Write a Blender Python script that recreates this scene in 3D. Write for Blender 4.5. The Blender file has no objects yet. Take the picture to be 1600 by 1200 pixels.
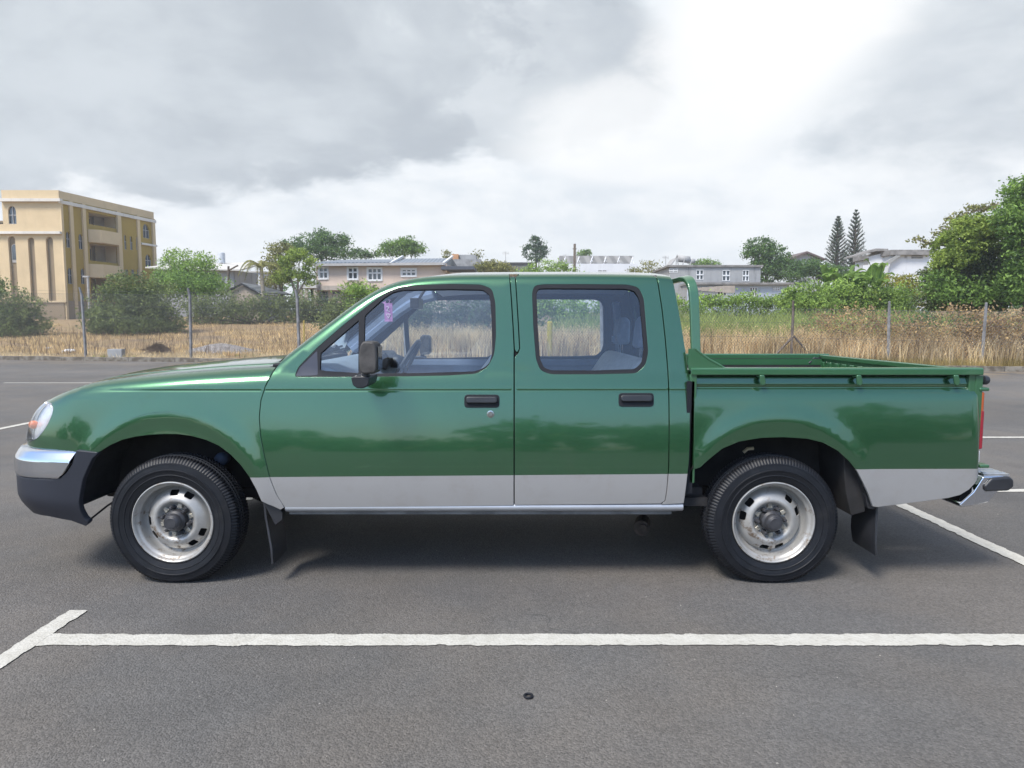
import bpy, math, random
import numpy as np
from mathutils import Vector, Matrix
from mathutils.geometry import delaunay_2d_cdt
random.seed(7); RNG = np.random.default_rng(7)
SC = bpy.context.scene; COL = SC.collection
# ---------------------------------------------------------------- camera
FPX = 1067.0; TH = math.atan(.0862); CH = 1.27
CS, SN = math.cos(TH), math.sin(TH)
cd = bpy.data.cameras.new('camera'); cam = bpy.data.objects.new('camera', cd); COL.objects.link(cam)
cam.location = (0, 0, CH); cam.rotation_euler = (math.pi/2-TH, 0, 0)
cd.sensor_width = 36; cd.lens = 36*FPX/1600; cd.clip_start = .05; cd.clip_end = 3000
SC.camera = cam
SC.view_settings.view_transform = 'Standard'; SC.view_settings.look = 'None'
SC.view_settings.gamma = 1; SC.view_settings.exposure = 1.19
# ---------------------------------------------------------------- sky and sun
SUN_DIR = Vector((-.36, -.46, .81)).normalized()        # towards the sun
EL = math.asin(SUN_DIR.z); AZ = math.atan2(SUN_DIR.x, SUN_DIR.y)
sd = bpy.data.lights.new('sun', 'SUN'); sun = bpy.data.objects.new('sun', sd); COL.objects.link(sun)
sd.energy = 2.1; sd.angle = math.radians(17); sd.color = (1, .95, .87)
sun.rotation_euler = (-SUN_DIR).to_track_quat('-Z', 'Y').to_euler(); sun.location = (0, 0, 50)

class NT:
    def __init__(s, nt): s.t = nt; nt.nodes.clear()
    def n(s, typ, ins=None, **kw):
        nd = s.t.nodes.new(typ)
        for k, v in kw.items(): setattr(nd, k, v)
        for k, v in (ins or {}).items():
            if isinstance(v, bpy.types.NodeSocket): s.t.links.new(v, nd.inputs[k])
            else:
                if isinstance(v, tuple) and len(v) == 3 and nd.inputs[k].type == 'RGBA': v = v+(1,)
                nd.inputs[k].default_value = v
        return nd
    def m(s, op, a, b=0., c=0., clamp=False):
        nd = s.n('ShaderNodeMath', {0: a, 1: b, 2: c}, operation=op); nd.use_clamp = clamp
        return nd.outputs[0]
    def mix(s, f, a, b, typ='MIX'):
        nd = s.n('ShaderNodeMix', {0: f}, data_type='RGBA', blend_type=typ)
        for k, v in ((6, a), (7, b)):
            if isinstance(v, bpy.types.NodeSocket): s.t.links.new(v, nd.inputs[k])
            else: nd.inputs[k].default_value = tuple(v)+(1,)
        return nd.outputs[2]
    def ramp(s, f, x0, x1, y0=0., y1=1., smooth=True):
        return s.n('ShaderNodeMapRange', {'Value': f, 1: x0, 2: x1, 3: y0, 4: y1},
                   interpolation_type='SMOOTHSTEP' if smooth else 'LINEAR').outputs[0]
    def noise(s, vec, scale, detail=5., rough=.55, dist=0.):
        return s.n('ShaderNodeTexNoise', {'Vector': vec, 'Scale': scale, 'Detail': detail, 'Roughness': rough, 'Distortion': dist}).outputs[0]

W = bpy.data.worlds.new('World'); SC.world = W; W.use_nodes = True
t = NT(W.node_tree)
tc = t.n('ShaderNodeTexCoord').outputs['Generated']
sep = t.n('ShaderNodeSeparateXYZ', {0: tc}); sx, sy, sz = sep.outputs
zc = t.m('MAXIMUM', sz, 0.)
den = t.m('ADD', zc, .35)
pu = t.m('DIVIDE', sx, den); pv = t.m('DIVIDE', sy, den)
cv = t.n('ShaderNodeCombineXYZ', {0: pu, 1: pv, 2: 0.}).outputs[0]
wv = t.n('ShaderNodeTexNoise', {'Vector': cv, 'Scale': 1.6, 'Detail': 4.}).outputs['Color']
cvw = t.n('ShaderNodeVectorMath', {0: cv, 1: t.n('ShaderNodeVectorMath', {0: wv, 1: (.24, .24, 0)}, operation='MULTIPLY').outputs[0]}, operation='ADD').outputs[0]
n1 = t.noise(cvw, 1.7, 7., .52); n2 = t.noise(cvw, 5., 7., .58); n3 = t.noise(cv, .8, 3., .5)
def blob(cx, cy, rx, ry, soft=1.0):
    a = t.m('DIVIDE', t.m('SUBTRACT', pu, cx), rx); b = t.m('DIVIDE', t.m('SUBTRACT', pv, cy), ry)
    r = t.m('SQRT', t.m('ADD', t.m('MULTIPLY', a, a), t.m('MULTIPLY', b, b)))
    r = t.m('ADD', r, t.m('MULTIPLY', t.m('SUBTRACT', n2, .5), 1.25)); r = t.m('ADD', r, t.m('MULTIPLY', t.m('SUBTRACT', n1, .5), .8))
    return t.ramp(r, 1.+soft*.5, 1.-soft*.5)
sky = t.n('ShaderNodeTexSky', sky_type='NISHITA', sun_disc=False, sun_elevation=EL, sun_rotation=AZ, air_density=1.0, dust_density=1.2, ozone_density=1.5)
blue = t.mix(1., sky.outputs[0], (.10, .11, .12), 'MULTIPLY')
# cloud deck: brightness varies with thickness; a heavy grey bank lies over the field to the left
bright = t.ramp(t.m('ADD', t.m('MULTIPLY', n1, .55), t.m('MULTIPLY', n2, .45)), .38, .60, .33, .44)
dark = t.m('MAXIMUM', blob(-.66, 1.34, .74, .40, .36), t.m('MULTIPLY', blob(.05, 1.42, .27, .25, .4), .8))
dark = t.m('MAXIMUM', dark, t.m('MULTIPLY', blob(.86, 1.24, .30, .36, .9), .7))
dcol = t.mix(t.ramp(t.m('ADD', t.m('MULTIPLY', n1, .6), t.m('MULTIPLY', n2, .4)), .38, .62), (.228, .250, .275), (.305, .328, .350))
ccol = t.mix(dark, t.mix(t.ramp(bright, .33, .44, 0, 1, False), (.345, .372, .40), (.44, .452, .462)), dcol)
glow = t.m('MAXIMUM', blob(.46, 1.18, .19, .42, .5), t.m('MULTIPLY', blob(.28, 1.58, .28, .18, .5), .8))
ccol = t.mix(t.m('MULTIPLY', glow, .85), ccol, (.468, .472, .474))
lowh = t.ramp(sz, .0, .2, 1., 0.)
ccol = t.mix(t.m('MULTIPLY', lowh, .6), ccol, (.46, .478, .49))
# cover: full towards the field, broken with blue patches behind the camera
fr = t.ramp(sy, -.05, .35)
brk = t.ramp(t.m('ADD', t.m('MULTIPLY', n1, .6), t.m('MULTIPLY', n2, .4)), .54, .68)
cover = t.m('MAXIMUM', fr, brk, clamp=True)
full = t.mix(cover, blue, ccol)
bg = t.n('ShaderNodeBackground', {0: full, 1: 1.0})
t.n('ShaderNodeOutputWorld', {0: bg.outputs[0]})

# ---------------------------------------------------------------- projection helpers (photograph pixels 1600x1200 -> real places)
def ray(px, py):
    u, v = (px-800)/FPX, (600-py)/FPX
    return u, CS+v*SN, -SN+v*CS
def at(px, py, Y):
    d = ray(px, py); k = Y/d[1]; return (d[0]*k, Y, CH+d[2]*k)
def gp(px, py, z=0.):
    d = ray(px, py); k = (z-CH)/d[2]; return (d[0]*k, d[1]*k, z)
def proj(P):
    x, y, z = P[..., 0], P[..., 1], P[..., 2]-CH
    dep = y*CS-z*SN; up = y*SN+z*CS
    return 800+FPX*x/dep, 600-FPX*up/dep

# ---------------------------------------------------------------- objects
def tag(o, label=None, cat=None, group=None, kind=None):
    for k, v in (('label', label), ('category', cat), ('group', group), ('kind', kind)):
        if v: o[k] = v
    return o
def empty(name, loc=(0, 0, 0), label=None, cat=None, group=None):
    o = bpy.data.objects.new(name, None); COL.objects.link(o); o.location = loc; o.empty_display_size = .2
    return tag(o, label, cat, group)
def wloc(o):
    p = Vector((0, 0, 0))
    while o is not None: p += o.location; o = o.parent
    return p
def link(name, V, Fc, mat, parent=None, smooth=False, normals=None, loc=None, mats=None, fm=None):
    """V in world coordinates; unrotated parents"""
    V = np.asarray(V, dtype=float)
    me = bpy.data.meshes.new(name)
    base = wloc(parent) if parent else Vector((0, 0, 0))
    if loc is None: loc = tuple(base)
    V = V-np.array(loc)
    me.from_pydata(V.tolist(), [], [list(map(int, f)) for f in Fc] if not isinstance(Fc, np.ndarray) else Fc.tolist())
    for m in (mats or [mat]): me.materials.append(m)
    if fm is not None: me.polygons.foreach_set('material_index', np.asarray(fm, dtype=np.int32))
    if smooth or normals is not None: me.polygons.foreach_set('use_smooth', [True]*len(me.polygons))
    me.update()
    if normals is not None: me.normals_split_custom_set_from_vertices(np.asarray(normals).tolist())
    o = bpy.data.objects.new(name, me); COL.objects.link(o)
    if parent: o.parent = parent
    o.location = Vector(loc)-base
    return o
class MB:
    """collects simple solids into one mesh"""
    def __init__(s): s.v = []; s.f = []; s.fm = []; s.mi = 0
    def add(s, V, Fc):
        b = len(s.v); s.v += [tuple(map(float, p)) for p in V]; s.f += [tuple(int(i)+b for i in f) for f in Fc]; s.fm += [s.mi]*len(Fc); return s
    def box(s, x0, x1, y0, y1, z0, z1):
        V = [(x, y, z) for x in (x0, x1) for y in (y0, y1) for z in (z0, z1)]
        return s.add(V, [(0, 1, 3, 2), (4, 6, 7, 5), (0, 4, 5, 1), (2, 3, 7, 6), (0, 2, 6, 4), (1, 5, 7, 3)])
    def prism(s, poly, d):
        """poly: 3D points; d: extrusion vector"""
        n = len(poly); V = [tuple(p) for p in poly]+[tuple(p[i]+d[i] for i in range(3)) for p in poly]
        return s.add(V, [tuple(range(n))[::-1], tuple(range(n, 2*n))]+[(i, (i+1) % n, (i+1) % n+n, i+n) for i in range(n)])
    def tube(s, pts, r, n=8, caps=True, sq=None):
        pts = [Vector(p) for p in pts]; rs = r if isinstance(r, (list, tuple)) else [r]*len(pts)
        V = []; Fc = []; up = None
        for i, p in enumerate(pts):
            d = (pts[min(i+1, len(pts)-1)]-pts[max(i-1, 0)]).normalized()
            if up is None: up = Vector((0, 0, 1)) if abs(d.z) < .9 else Vector((1, 0, 0))
            a = d.cross(up).normalized(); b = a.cross(d).normalized(); up = b
            for k in range(n):
                q = 2*math.pi*(k+.5)/n; ca, sa = math.cos(q), math.sin(q)
                if sq: V.append(p+a*ca*rs[i]*sq[0]+b*sa*rs[i]*sq[1])
                else: V.append(p+(a*ca+b*sa)*rs[i])
        for i in range(len(pts)-1):
            for k in range(n): Fc.append((i*n+k, i*n+(k+1) % n, (i+1)*n+(k+1) % n, (i+1)*n+k))
        if caps: Fc += [tuple(range(n))[::-1], tuple(range((len(pts)-1)*n, len(pts)*n))]
        return s.add(V, Fc)
    def lathe(s, prof, c, axis='y', n=48, a0=0, a1=2*math.pi):
        """prof: (radius, along) around axis through c"""
        V = []; Fc = []; m = len(prof); full = abs(a1-a0-2*math.pi) < 1e-6; N = n if full else n+1
        for i in range(N):
            a = a0+(a1-a0)*i/n; ca, sa = math.cos(a), math.sin(a)
            for r, h in prof:
                V.append({'y': (c[0]+r*ca, c[1]+h, c[2]+r*sa), 'z': (c[0]+r*ca, c[1]+r*sa, c[2]+h), 'x': (c[0]+h, c[1]+r*ca, c[2]+r*sa)}[axis])
        for i in range(n):
            j = (i+1) % N
            for k in range(m-1): Fc.append((i*m+k, i*m+k+1, j*m+k+1, j*m+k))
        return s.add(V, Fc)
    def build(s, name, mat, parent=None, smooth=False, bevel=0, seg=2, mirror=None, loc=None, auto=None):
        V = np.array(s.v); Fc = s.f
        if mirror is not None: V = V.copy(); V[:, 1] = 2*mirror-V[:, 1]; Fc = [f[::-1] for f in Fc]
        o = link(name, V, Fc, mat if not isinstance(mat, list) else None, parent, smooth, mats=mat if isinstance(mat, list) else None, fm=s.fm if isinstance(mat, list) else None, loc=loc)
        if auto: o.data.set_sharp_from_angle(angle=math.radians(auto))
        if bevel:
            b = o.modifiers.new('edge', 'BEVEL'); b.width = bevel; b.segments = seg; b.limit_method = 'ANGLE'; b.angle_limit = math.radians(35)
            if smooth: b.harden_normals = False
            o.data.polygons.foreach_set('use_smooth', [True]*len(o.data.polygons))
            if not smooth: b.harden_normals = True
        return o

# ---------------------------------------------------------------- materials
def mat(name, col, rough=.6, metal=0., var=.12, scale=3., bump=0., bscale=40., coat=0., col2=None, coord='Object', spec=.5, detail=5., island=0., extra=None):
    m = bpy.data.materials.new(name); m.use_nodes = True; t = NT(m.node_tree)
    vec = t.n('ShaderNodeTexCoord').outputs[coord]
    n = t.noise(vec, scale, detail, .6)
    lo = tuple(c*(1-var) for c in col); hi = tuple(min(1, c*(1+var)) for c in (col2 or col))
    c = t.mix(t.ramp(n, .3, .7), lo, hi)
    if island:
        rnd = t.n('ShaderNodeNewGeometry').outputs['Random Per Island']
        c = t.mix(1., c, t.n('ShaderNodeCombineColor', {0: t.ramp(rnd, 0, 1, 1-island, 1+island*1.1, False), 1: t.ramp(rnd, 0, 1, 1-island, 1+island*.9, False), 2: t.ramp(rnd, 0, 1, 1-island*.7, 1+island*.4, False)}).outputs[0], 'MULTIPLY')
    b = t.n('ShaderNodeBsdfPrincipled', {'Base Color': c, 'Roughness': rough, 'Metallic': metal, 'Coat Weight': coat, 'Coat Roughness': .04, 'Specular IOR Level': spec})
    if bump:
        bn = t.noise(vec, bscale, 4., .6)
        bp = t.n('ShaderNodeBump', {'Strength': bump, 'Distance': .01, 'Height': bn}); t.t.links.new(bp.outputs[0], b.inputs['Normal'])
    if extra: extra(t, b, vec, c)
    t.n('ShaderNodeOutputMaterial', {0: b.outputs[0]})
    return m
# ================================================================ THE PICKUP
W0 = 3.25; YC = 4.10                      # plane of the near side, centre plane
def paint_extra(a, b_, silver=True):
    """two-tone: silver below a gently rising line z = a + b*x"""
    def f(t, b, vec, c):
        s = t.n('ShaderNodeSeparateXYZ', {0: vec}).outputs
        # fine metallic flake and faint panel waviness
        fl = t.n('ShaderNodeTexVoronoi', {'Vector': vec, 'Scale': 900.}).outputs['Color']
        g = t.mix(.10, c, fl, 'OVERLAY')
        if silver:
            ln = t.m('SUBTRACT', s[2], t.m('MULTIPLY_ADD', s[0], b_, a))
            f2 = t.m('GREATER_THAN', ln, 0.)
            dirt = t.ramp(t.noise(vec, 6., 7., .75), .45, .78, 0., .35)
            sil = t.mix(dirt, (.25, .245, .24), (.19, .172, .155))
            g = t.mix(f2, sil, g)
            t.t.links.new(t.m('MULTIPLY', f2, .72), b.inputs['Metallic'])
            t.t.links.new(t.ramp(f2, 0, 1, .42, .24, False), b.inputs['Roughness'])
            t.t.links.new(t.ramp(f2, 0, 1, .12, 1., False), b.inputs['Coat Weight'])
        b.inputs['Coat IOR'].default_value = 1.7; b.inputs['Coat Roughness'].default_value = .055
        dd = t.m('MULTIPLY', t.ramp(t.noise(vec, 3., 8., .72), .5, .8, 0., .16), t.ramp(s[2], .9, .45, .35, 1.)); g2 = t.mix(dd, g, (.17, .15, .12)); t.t.links.new(g2, b.inputs['Base Color'])
        wv = t.noise(vec, 2.2, 2., .4)
        bp = t.n('ShaderNodeBump', {'Strength': .055, 'Distance': .02, 'Height': wv})
        t.t.links.new(bp.outputs[0], b.inputs['Coat Normal'])
    return f
GREEN = (.034, .120, .050)
M_paint = mat('green paint', GREEN, .30, .68, .03, 1.5, coat=1., extra=paint_extra(.547, .008))
M_paintb = mat('green bed paint', GREEN, .30, .68, .03, 1.5, coat=1., extra=paint_extra(.574, .002))
M_green = mat('plain green paint', GREEN, .4, .25, .05, 2., coat=.8, extra=paint_extra(0, 0, False))
M_silver = mat('silver sill paint', (.42, .43, .45), .36, .5, .06, 5., coat=.4)
M_chrome = mat('chrome', (.68, .70, .74), .09, 1., .03, 4.)
M_black = mat('black trim plastic', (.022, .023, .027), .42, 0, .25, 9., bump=.1, bscale=300)
M_bump = mat('bumper plastic', (.018, .020, .029), .5, 0, .12, 4., bump=.15, bscale=350)
M_rubber = mat('window rubber', (.010, .011, .015), .65, 0, .1, spec=.3)
M_under = mat('underbody', (.018, .017, .018), .85, 0, .4, 8.)
M_inner = mat('interior trim', (.17, .215, .31), .7, 0, .12, 6.)
M_liner = mat('headliner', (.42, .44, .48), .9, 0, .05)
M_seat = mat('seat cloth', (.75, .76, .75), .95, 0, .1, 30., bump=.3, bscale=200)
M_seatb = mat('seat side cloth', (.27, .32, .42), .95, 0, .1, 30.)
M_white = mat('white plastic', (.6, .6, .6), .4)
def glass_mat(name, tint, refl=.0):
    m = bpy.data.materials.new(name); m.use_nodes = True; t = NT(m.node_tree)
    tr = t.n('ShaderNodeBsdfTransparent', {0: tint}); gl = t.n('ShaderNodeBsdfGlossy', {'Color': (1, 1, 1), 'Roughness': .015})
    lw = t.n('ShaderNodeFresnel', {'IOR': 1.5}).outputs[0]
    mx = t.n('ShaderNodeMixShader', {0: t.m('ADD', lw, refl, clamp=True)})
    t.t.links.new(tr.outputs[0], mx.inputs[1]); t.t.links.new(gl.outputs[0], mx.inputs[2])
    t.n('ShaderNodeOutputMaterial', {0: mx.outputs[0]}); return m
M_glass = glass_mat('car glass', (.86, .92, .96), .055)
M_lens = glass_mat('clear lens', (.9, .92, .95), .06)

# ---- plan curve of the body's flank: straight, then round the nose
_cp = np.array([(1.0, 0), (1.3, 0), (1.55, 0), (1.75, .002), (1.93, .009), (2.08, .022), (2.21, .042), (2.32, .072), (2.405, .115), (2.465, .175), (2.505, .25), (2.535, .36), (2.555, .5), (2.565, .66), (2.57, .85)])
def catmull(P, n=14):
    P = np.asarray(P, float); Q = np.vstack([2*P[0]-P[1], P, 2*P[-1]-P[-2]]); out = []
    for i in range(1, len(Q)-2):
        p0, p1, p2, p3 = Q[i-1:i+3]
        for k in range(n):
            u = k/n; out.append(.5*((2*p1)+(-p0+p2)*u+(2*p0-5*p1+4*p2-p3)*u*u+(-p0+3*p1-3*p2+p3)*u**3))
    out.append(P[-1]); return np.array(out)
_pl = catmull(_cp)
_ps = 1.0+np.concatenate([[0], np.cumsum(np.hypot(*np.diff(_pl, axis=0).T))])
_tx = np.gradient(_pl[:, 0], _ps); _ti = np.gradient(_pl[:, 1], _ps)
def plan(s):
    s = np.asarray(s, float)
    x = np.where(s < 1, -s, -np.interp(s, _ps, _pl[:, 0])); i = np.where(s < 1, 0, np.interp(s, _ps, _pl[:, 1]))
    tx = np.where(s < 1, 1, np.interp(s, _ps, _tx)); ti = np.where(s < 1, 0, np.interp(s, _ps, _ti))
    return x, i, ti, tx               # inward normal = (+ti, tx): rearward and inward
S_END = _ps[-1]
def smooth01(a): a = np.clip(a, 0, 1); return a*a*(3-2*a)
def body_inset(z, belt=True):
    z = np.asarray(z, float)
    lo = .20*np.clip(z-.46, 0, None)**2+.35*np.clip(.50-z, 0, None)**2
    g = .0017*np.exp(-((z-.953)/.0055)**2)                       # pressed crease line
    z1 = .965
    up = np.where(z > z1, .20*(z1-.46)**2+.215*(z-z1)+.9*np.clip(z-z1, 0, .075)**2*1.6-.0*z, lo)
    zb = 1.04; ib = .20*(z1-.46)**2+.215*(zb-z1)+1.44*(zb-z1)**2
    gh = ib+.225*(z-zb)+.05*(z-zb)**2
    k = smooth01((z-zb+.02)/.05) if belt else 0
    return np.where(z > z1, up*(1-k)+gh*k, lo)+g
def flare(x, z, cx, cz, R):
    d = np.hypot(x-cx, z-cz); return -.008*np.exp(-((d-R)/.055)**2)*(z > .4)
# top lines
_tf = np.array([at(px, py, Y) for px, py, Y in ((432, 572, 3.42), (330, 578, 3.40), (240, 585.5, 3.4), (150, 594.5, 3.42), (105, 602, 3.45))])
_tfs = np.array([-p[0] for p in _tf]+[2.335, 2.44, 2.52, 2.62, 2.8, S_END]); _tfz = np.array([p[2] for p in _tf]+[.950, .928, .912, .900, .888, .884])
_tf2 = catmull(np.c_[_tfs, _tfz], 6)
def T_front(s): return np.interp(s, _tf2[:, 0], _tf2[:, 1])
_tc = [(425, 576, 3.40), (436, 567, 3.405), (470, 540, 3.415), (520, 500.5, 3.425), (560, 470.5, 3.44), (590, 452, 3.45), (615, 441.5, 3.455), (640, 435.5, 3.46), (670, 431.5, 3.465), (720, 429, 3.47), (800, 428, 3.47), (900, 427.5, 3.47), (1000, 428.5, 3.47), (1040, 430.5, 3.47), (1060, 434, 3.47)]
_tc = catmull(np.array([(at(*p)[0], at(*p)[2]) for p in _tc]), 8)
def T_cab(x): return np.interp(x, _tc[:, 0], _tc[:, 1])
FW = at(268, 818, 3.27); RW = at(1210, 823, 3.27)        # hub centres
def M_front(s, z, off=0.):
    s = np.asarray(s, float); z = np.asarray(z, float)
    x, i, nx, ny = plan(s); w = smooth01((s-1.9)/.62)
    lean = (.09*smooth01((z-.70)/.28)+.30*np.clip(z-.80, 0, 1)**1.3)*w
    d = T_front(s)-z; r = .075
    rd = np.clip(r-d, 0, r); rnd = r-np.sqrt(np.clip(r*r-rd*rd, 0, None))
    e = body_inset(z, False)*(1-.5*w)+rnd+off+flare(x, z, FW[0], .39, .455)*(1-w)
    return np.stack([x+lean+nx*e, W0+i+ny*e, z+0*s], -1)
def M_cab(s, z, off=0.):
    s = np.asarray(s, float); z = np.asarray(z, float); x = -s
    d = T_cab(x)-z; r = .05
    rd = np.clip(r-d, 0, r); rnd = r-np.sqrt(np.clip(r*r-rd*rd, 0, None))
    e = body_inset(z)+rnd*.9+off
    return np.stack([x, W0+e, z+0*s], -1)
BX1 = at(1539.5, 650, W0)[0]
def M_bed(s, z, off=0.):
    s = np.asarray(s, float); z = np.asarray(z, float); x = -s
    lo = .17*np.clip(z-.50, 0, None)**2+.3*np.clip(.50-z, 0, None)**2
    zc = .962                                              # channel under the rail
    lo = lo+6.5*np.clip(z-.925, 0, .045)**2
    ch = .17*(zc-.5)**2+6.5*.037**2+.008*smooth01((z-zc)/.008)+.30*np.clip(z-.976, 0, .05)-.006*smooth01((z-.972)/.008)
    inset = np.where(z > zc, ch, lo)
    r = .035; rd = np.clip(r-(BX1-x), 0, r); rnd = r-np.sqrt(np.clip(r*r-rd*rd, 0, None))
    e = inset+rnd+off+flare(x, z, RW[0], .385, .435)
    return np.stack([x, W0+e, z+0*s], -1)
# ---- pixel -> (s,z) on a surface
_grids = {}
def solve(M, pts):
    if M not in _grids:
        s0, s1 = {'M_front': (.95, 2.66)}.get(M.__name__, (-2.5, 1.6))
        S, Z = np.meshgrid(np.arange(s0, s1, .01), np.arange(.2, 1.6, .01)); P = M(S, Z); a, b = proj(P)
        if M.__name__ == 'M_front':
            sil = _sil; ok = S < 2.62
            a = np.where(ok, a, 1e9)
        _grids[M] = (S, Z, a, b)
    S, Z, A, B = _grids[M]; out = []
    for px, py in pts:
        D = (A-px)**2+(B-py)**2; k = np.argmin(D); s, z = S.flat[k], Z.flat[k]; s0, z0 = s, z
        for _ in range(8):
            h = 1e-4; a0, b0 = proj(M(s, z)); a1, b1 = proj(M(s+h, z)); a2, b2 = proj(M(s, z+h))
            J = np.array([[(a1-a0)/h, (a2-a0)/h], [(b1-b0)/h, (b2-b0)/h]])
            if abs(np.linalg.det(J)) < 1: break
            dlt = np.linalg.solve(J, [px-a0, py-b0]); dlt = np.clip(dlt, -.02, .02); s += dlt[0]; z += dlt[1]
        a0, b0 = proj(M(s, z))
        if (a0-px)**2+(b0-py)**2 > 1.5 or abs(s-s0) > .04: s, z = s0, z0
        out.append((float(s), float(z)))
    return out
_sil = 0
def dens(poly, h=.02):
    out = []; n = len(poly)
    for i in range(n):
        a = np.array(poly[i]); b = np.array(poly[(i+1) % n]); L = np.hypot(*(b-a)); k = max(1, int(math.ceil(L/h)))
        for j in range(k): out.append(tuple(a+(b-a)*j/k))
    return out
def rnd(poly, r, n=4):
    """round the corners of a polygon"""
    out = []; N = len(poly)
    for i in range(N):
        p = np.array(poly[i], float); a = np.array(poly[i-1], float); b = np.array(poly[(i+1) % N], float)
        la, lb = np.hypot(*(a-p)), np.hypot(*(b-p)); q = min(r, la*.45, lb*.45)
        p0 = p+(a-p)/la*q; p1 = p+(b-p)/lb*q
        for k in range(n+1):
            u = k/n; out.append(tuple((1-u)**2*p0+2*u*(1-u)*p+u*u*p1))
    return out
def inpoly(P, poly):
    x, y = P[:, 0], P[:, 1]; r = np.zeros(len(P), bool); n = len(poly)
    for i in range(n):
        x0, y0 = poly[i]; x1, y1 = poly[(i+1) % n]
        if y0 == y1: continue
        c = ((y0 > y) != (y1 > y)) & (x < (x1-x0)*(y-y0)/(y1-y0)+x0); r ^= c
    return r
def fill(outer, holes, h, extra=()):
    """triangulate a polygon with holes and inner grid points"""
    loops = [outer]+list(holes); V = []; E = []; L = []
    for lp in loops:
        b = len(V); V += lp; E += [(b+i, b+(i+1) % len(lp)) for i in range(len(lp))]; L.append((b, len(lp)))
    o = np.array(outer); B = np.array(V)
    gx, gz = np.meshgrid(np.arange(o[:, 0].min()+h*.5, o[:, 0].max(), h), np.arange(o[:, 1].min()+h*.5, o[:, 1].max(), h))
    G = np.c_[gx.ravel(), gz.ravel()]
    nE = 0
    if len(extra):
        ex_ = np.array(extra); kg = np.ones(len(G), bool)
        for k in range(0, len(ex_), 64): kg &= ((G[:, None, :]-ex_[None, k:k+64, :])**2).sum(-1).min(1) > .018**2
        nE = len(ex_); G = np.vstack([G[kg], ex_])
    tol = np.full(len(G), h*.45); tol[len(G)-nE:] = .0035
    if len(G):
        ok = inpoly(G, outer)
        for hl in holes: ok &= ~inpoly(G, hl)
        G = G[ok]; tol = tol[ok]
        if len(G):
            keep = np.ones(len(G), bool)
            for k in range(0, len(B), 64):
                d = ((G[:, None, :]-B[None, k:k+64, :])**2).sum(-1).min(1); keep &= d > tol**2
            G = G[keep]
    nb = len(V); V = V+[tuple(g) for g in G]
    r = delaunay_2d_cdt([Vector(v) for v in V], E, [], 0, 1e-6)
    vo = np.array([tuple(v) for v in r[0]]); Fc = np.array([f for f in r[2] if len(f) == 3])
    cen = vo[Fc].mean(1); ok = inpoly(cen, outer)
    for hl in holes: ok &= ~inpoly(cen, hl)
    Fc = Fc[ok]
    # map loops to output verts
    mp = {}
    for i, src in enumerate(r[3]):
        for q in src: mp[q] = i
    loops2 = [[mp[b+i] for i in range(n) if b+i in mp] for b, n in L]
    return vo, Fc, loops2
def surf(M, vo, off=0.):
    s, z = vo[:, 0], vo[:, 1]; P = M(s, z, off); h = 2e-4
    a = M(s+h, z, off)-M(s-h, z, off); b = M(s, z+h, off)-M(s, z-h, off)
    n = np.cross(b, a); l = np.linalg.norm(n, axis=1, keepdims=True); n = n/np.maximum(l, 1e-12)
    return P, n
def panel(name, M, outer, holes=(), m=None, parent=None, h=.035, off=0., thick=.014, bead=.0018, both=True, dn=.02, extra=(), outward=None, label=None):
    """sheet-metal panel: outline in (s,z); gets a rounded turned-in edge"""
    outer = dens(list(outer), dn); holes = [dens(list(q), dn) for q in holes]
    vo, Fc, loops = fill(outer, holes, h, extra)
    P, n = surf(M, vo, off)
    ref = np.array(outward if outward is not None else (0, -1, 0), float)
    if (n.sum(0)*ref).sum() < 0: n = -n
    # orient faces with normals
    fn = np.cross(P[Fc[:, 1]]-P[Fc[:, 0]], P[Fc[:, 2]]-P[Fc[:, 0]]); sgn = (fn*n[Fc].sum(1)).sum(1) < 0
    Fc = Fc.copy(); Fc[sgn] = Fc[sgn][:, ::-1]
    V = [P]; N = [n]; F2 = [tuple(f) for f in Fc]; base = len(P)
    if thick:
        for li, lp in enumerate(loops):
            k = len(lp); pp = P[lp]; nn = n[lp]; tan = np.roll(pp, -1, 0)-np.roll(pp, 1, 0)
            o = np.cross(tan, nn); l = np.linalg.norm(o, axis=1, keepdims=True); o = o/np.maximum(l, 1e-9)
            # away from the sheet
            pts2 = np.array([vo[i] for i in lp]); area = ((pts2[:, 0]*np.roll(pts2[:, 1], -1)-np.roll(pts2[:, 0], -1)*pts2[:, 1]).sum())
            c = pp.mean(0); test = ((pp-c)*o).sum(1).sum()
            out_dir = o if (test > 0) == (li == 0) else -o
            r1 = pp+out_dir*bead-nn*bead; r2 = pp+out_dir*bead-nn*thick
            V += [pp, r1, r2]; N += [nn, out_dir*.9+nn*.3, out_dir]
            for i in range(k):
                j = (i+1) % k
                for q in range(2):
                    a, b_, c_, d_ = base+q*k+i, base+q*k+j, base+(q+1)*k+j, base+(q+1)*k+i
                    F2.append((a, b_, c_, d_))
            base += 3*k
    V = np.vstack(V); N = np.vstack(N); N /= np.maximum(np.linalg.norm(N, axis=1, keepdims=True), 1e-9)
    # orient rim faces by normals
    Fq = []
    for f in F2:
        if len(f) == 4:
            q = np.cross(V[f[1]]-V[f[0]], V[f[3]]-V[f[0]])
            if (q*(N[f[0]]+N[f[2]])).sum() < 0: f = f[::-1]
        Fq.append(f)
    objs = [link(name, V, Fq, m, parent[0] if isinstance(parent, (list, tuple)) else parent, normals=N)]
    if both:
        V2 = V.copy(); V2[:, 1] = 2*YC-V2[:, 1]; N2 = N.copy(); N2[:, 1] *= -1
        objs.append(link(name, V2, [f[::-1] for f in Fq], m, parent[1] if isinstance(parent, (list, tuple)) else parent, normals=N2))
    if label:
        for o in objs: o['label'] = label
    return objs
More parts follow.
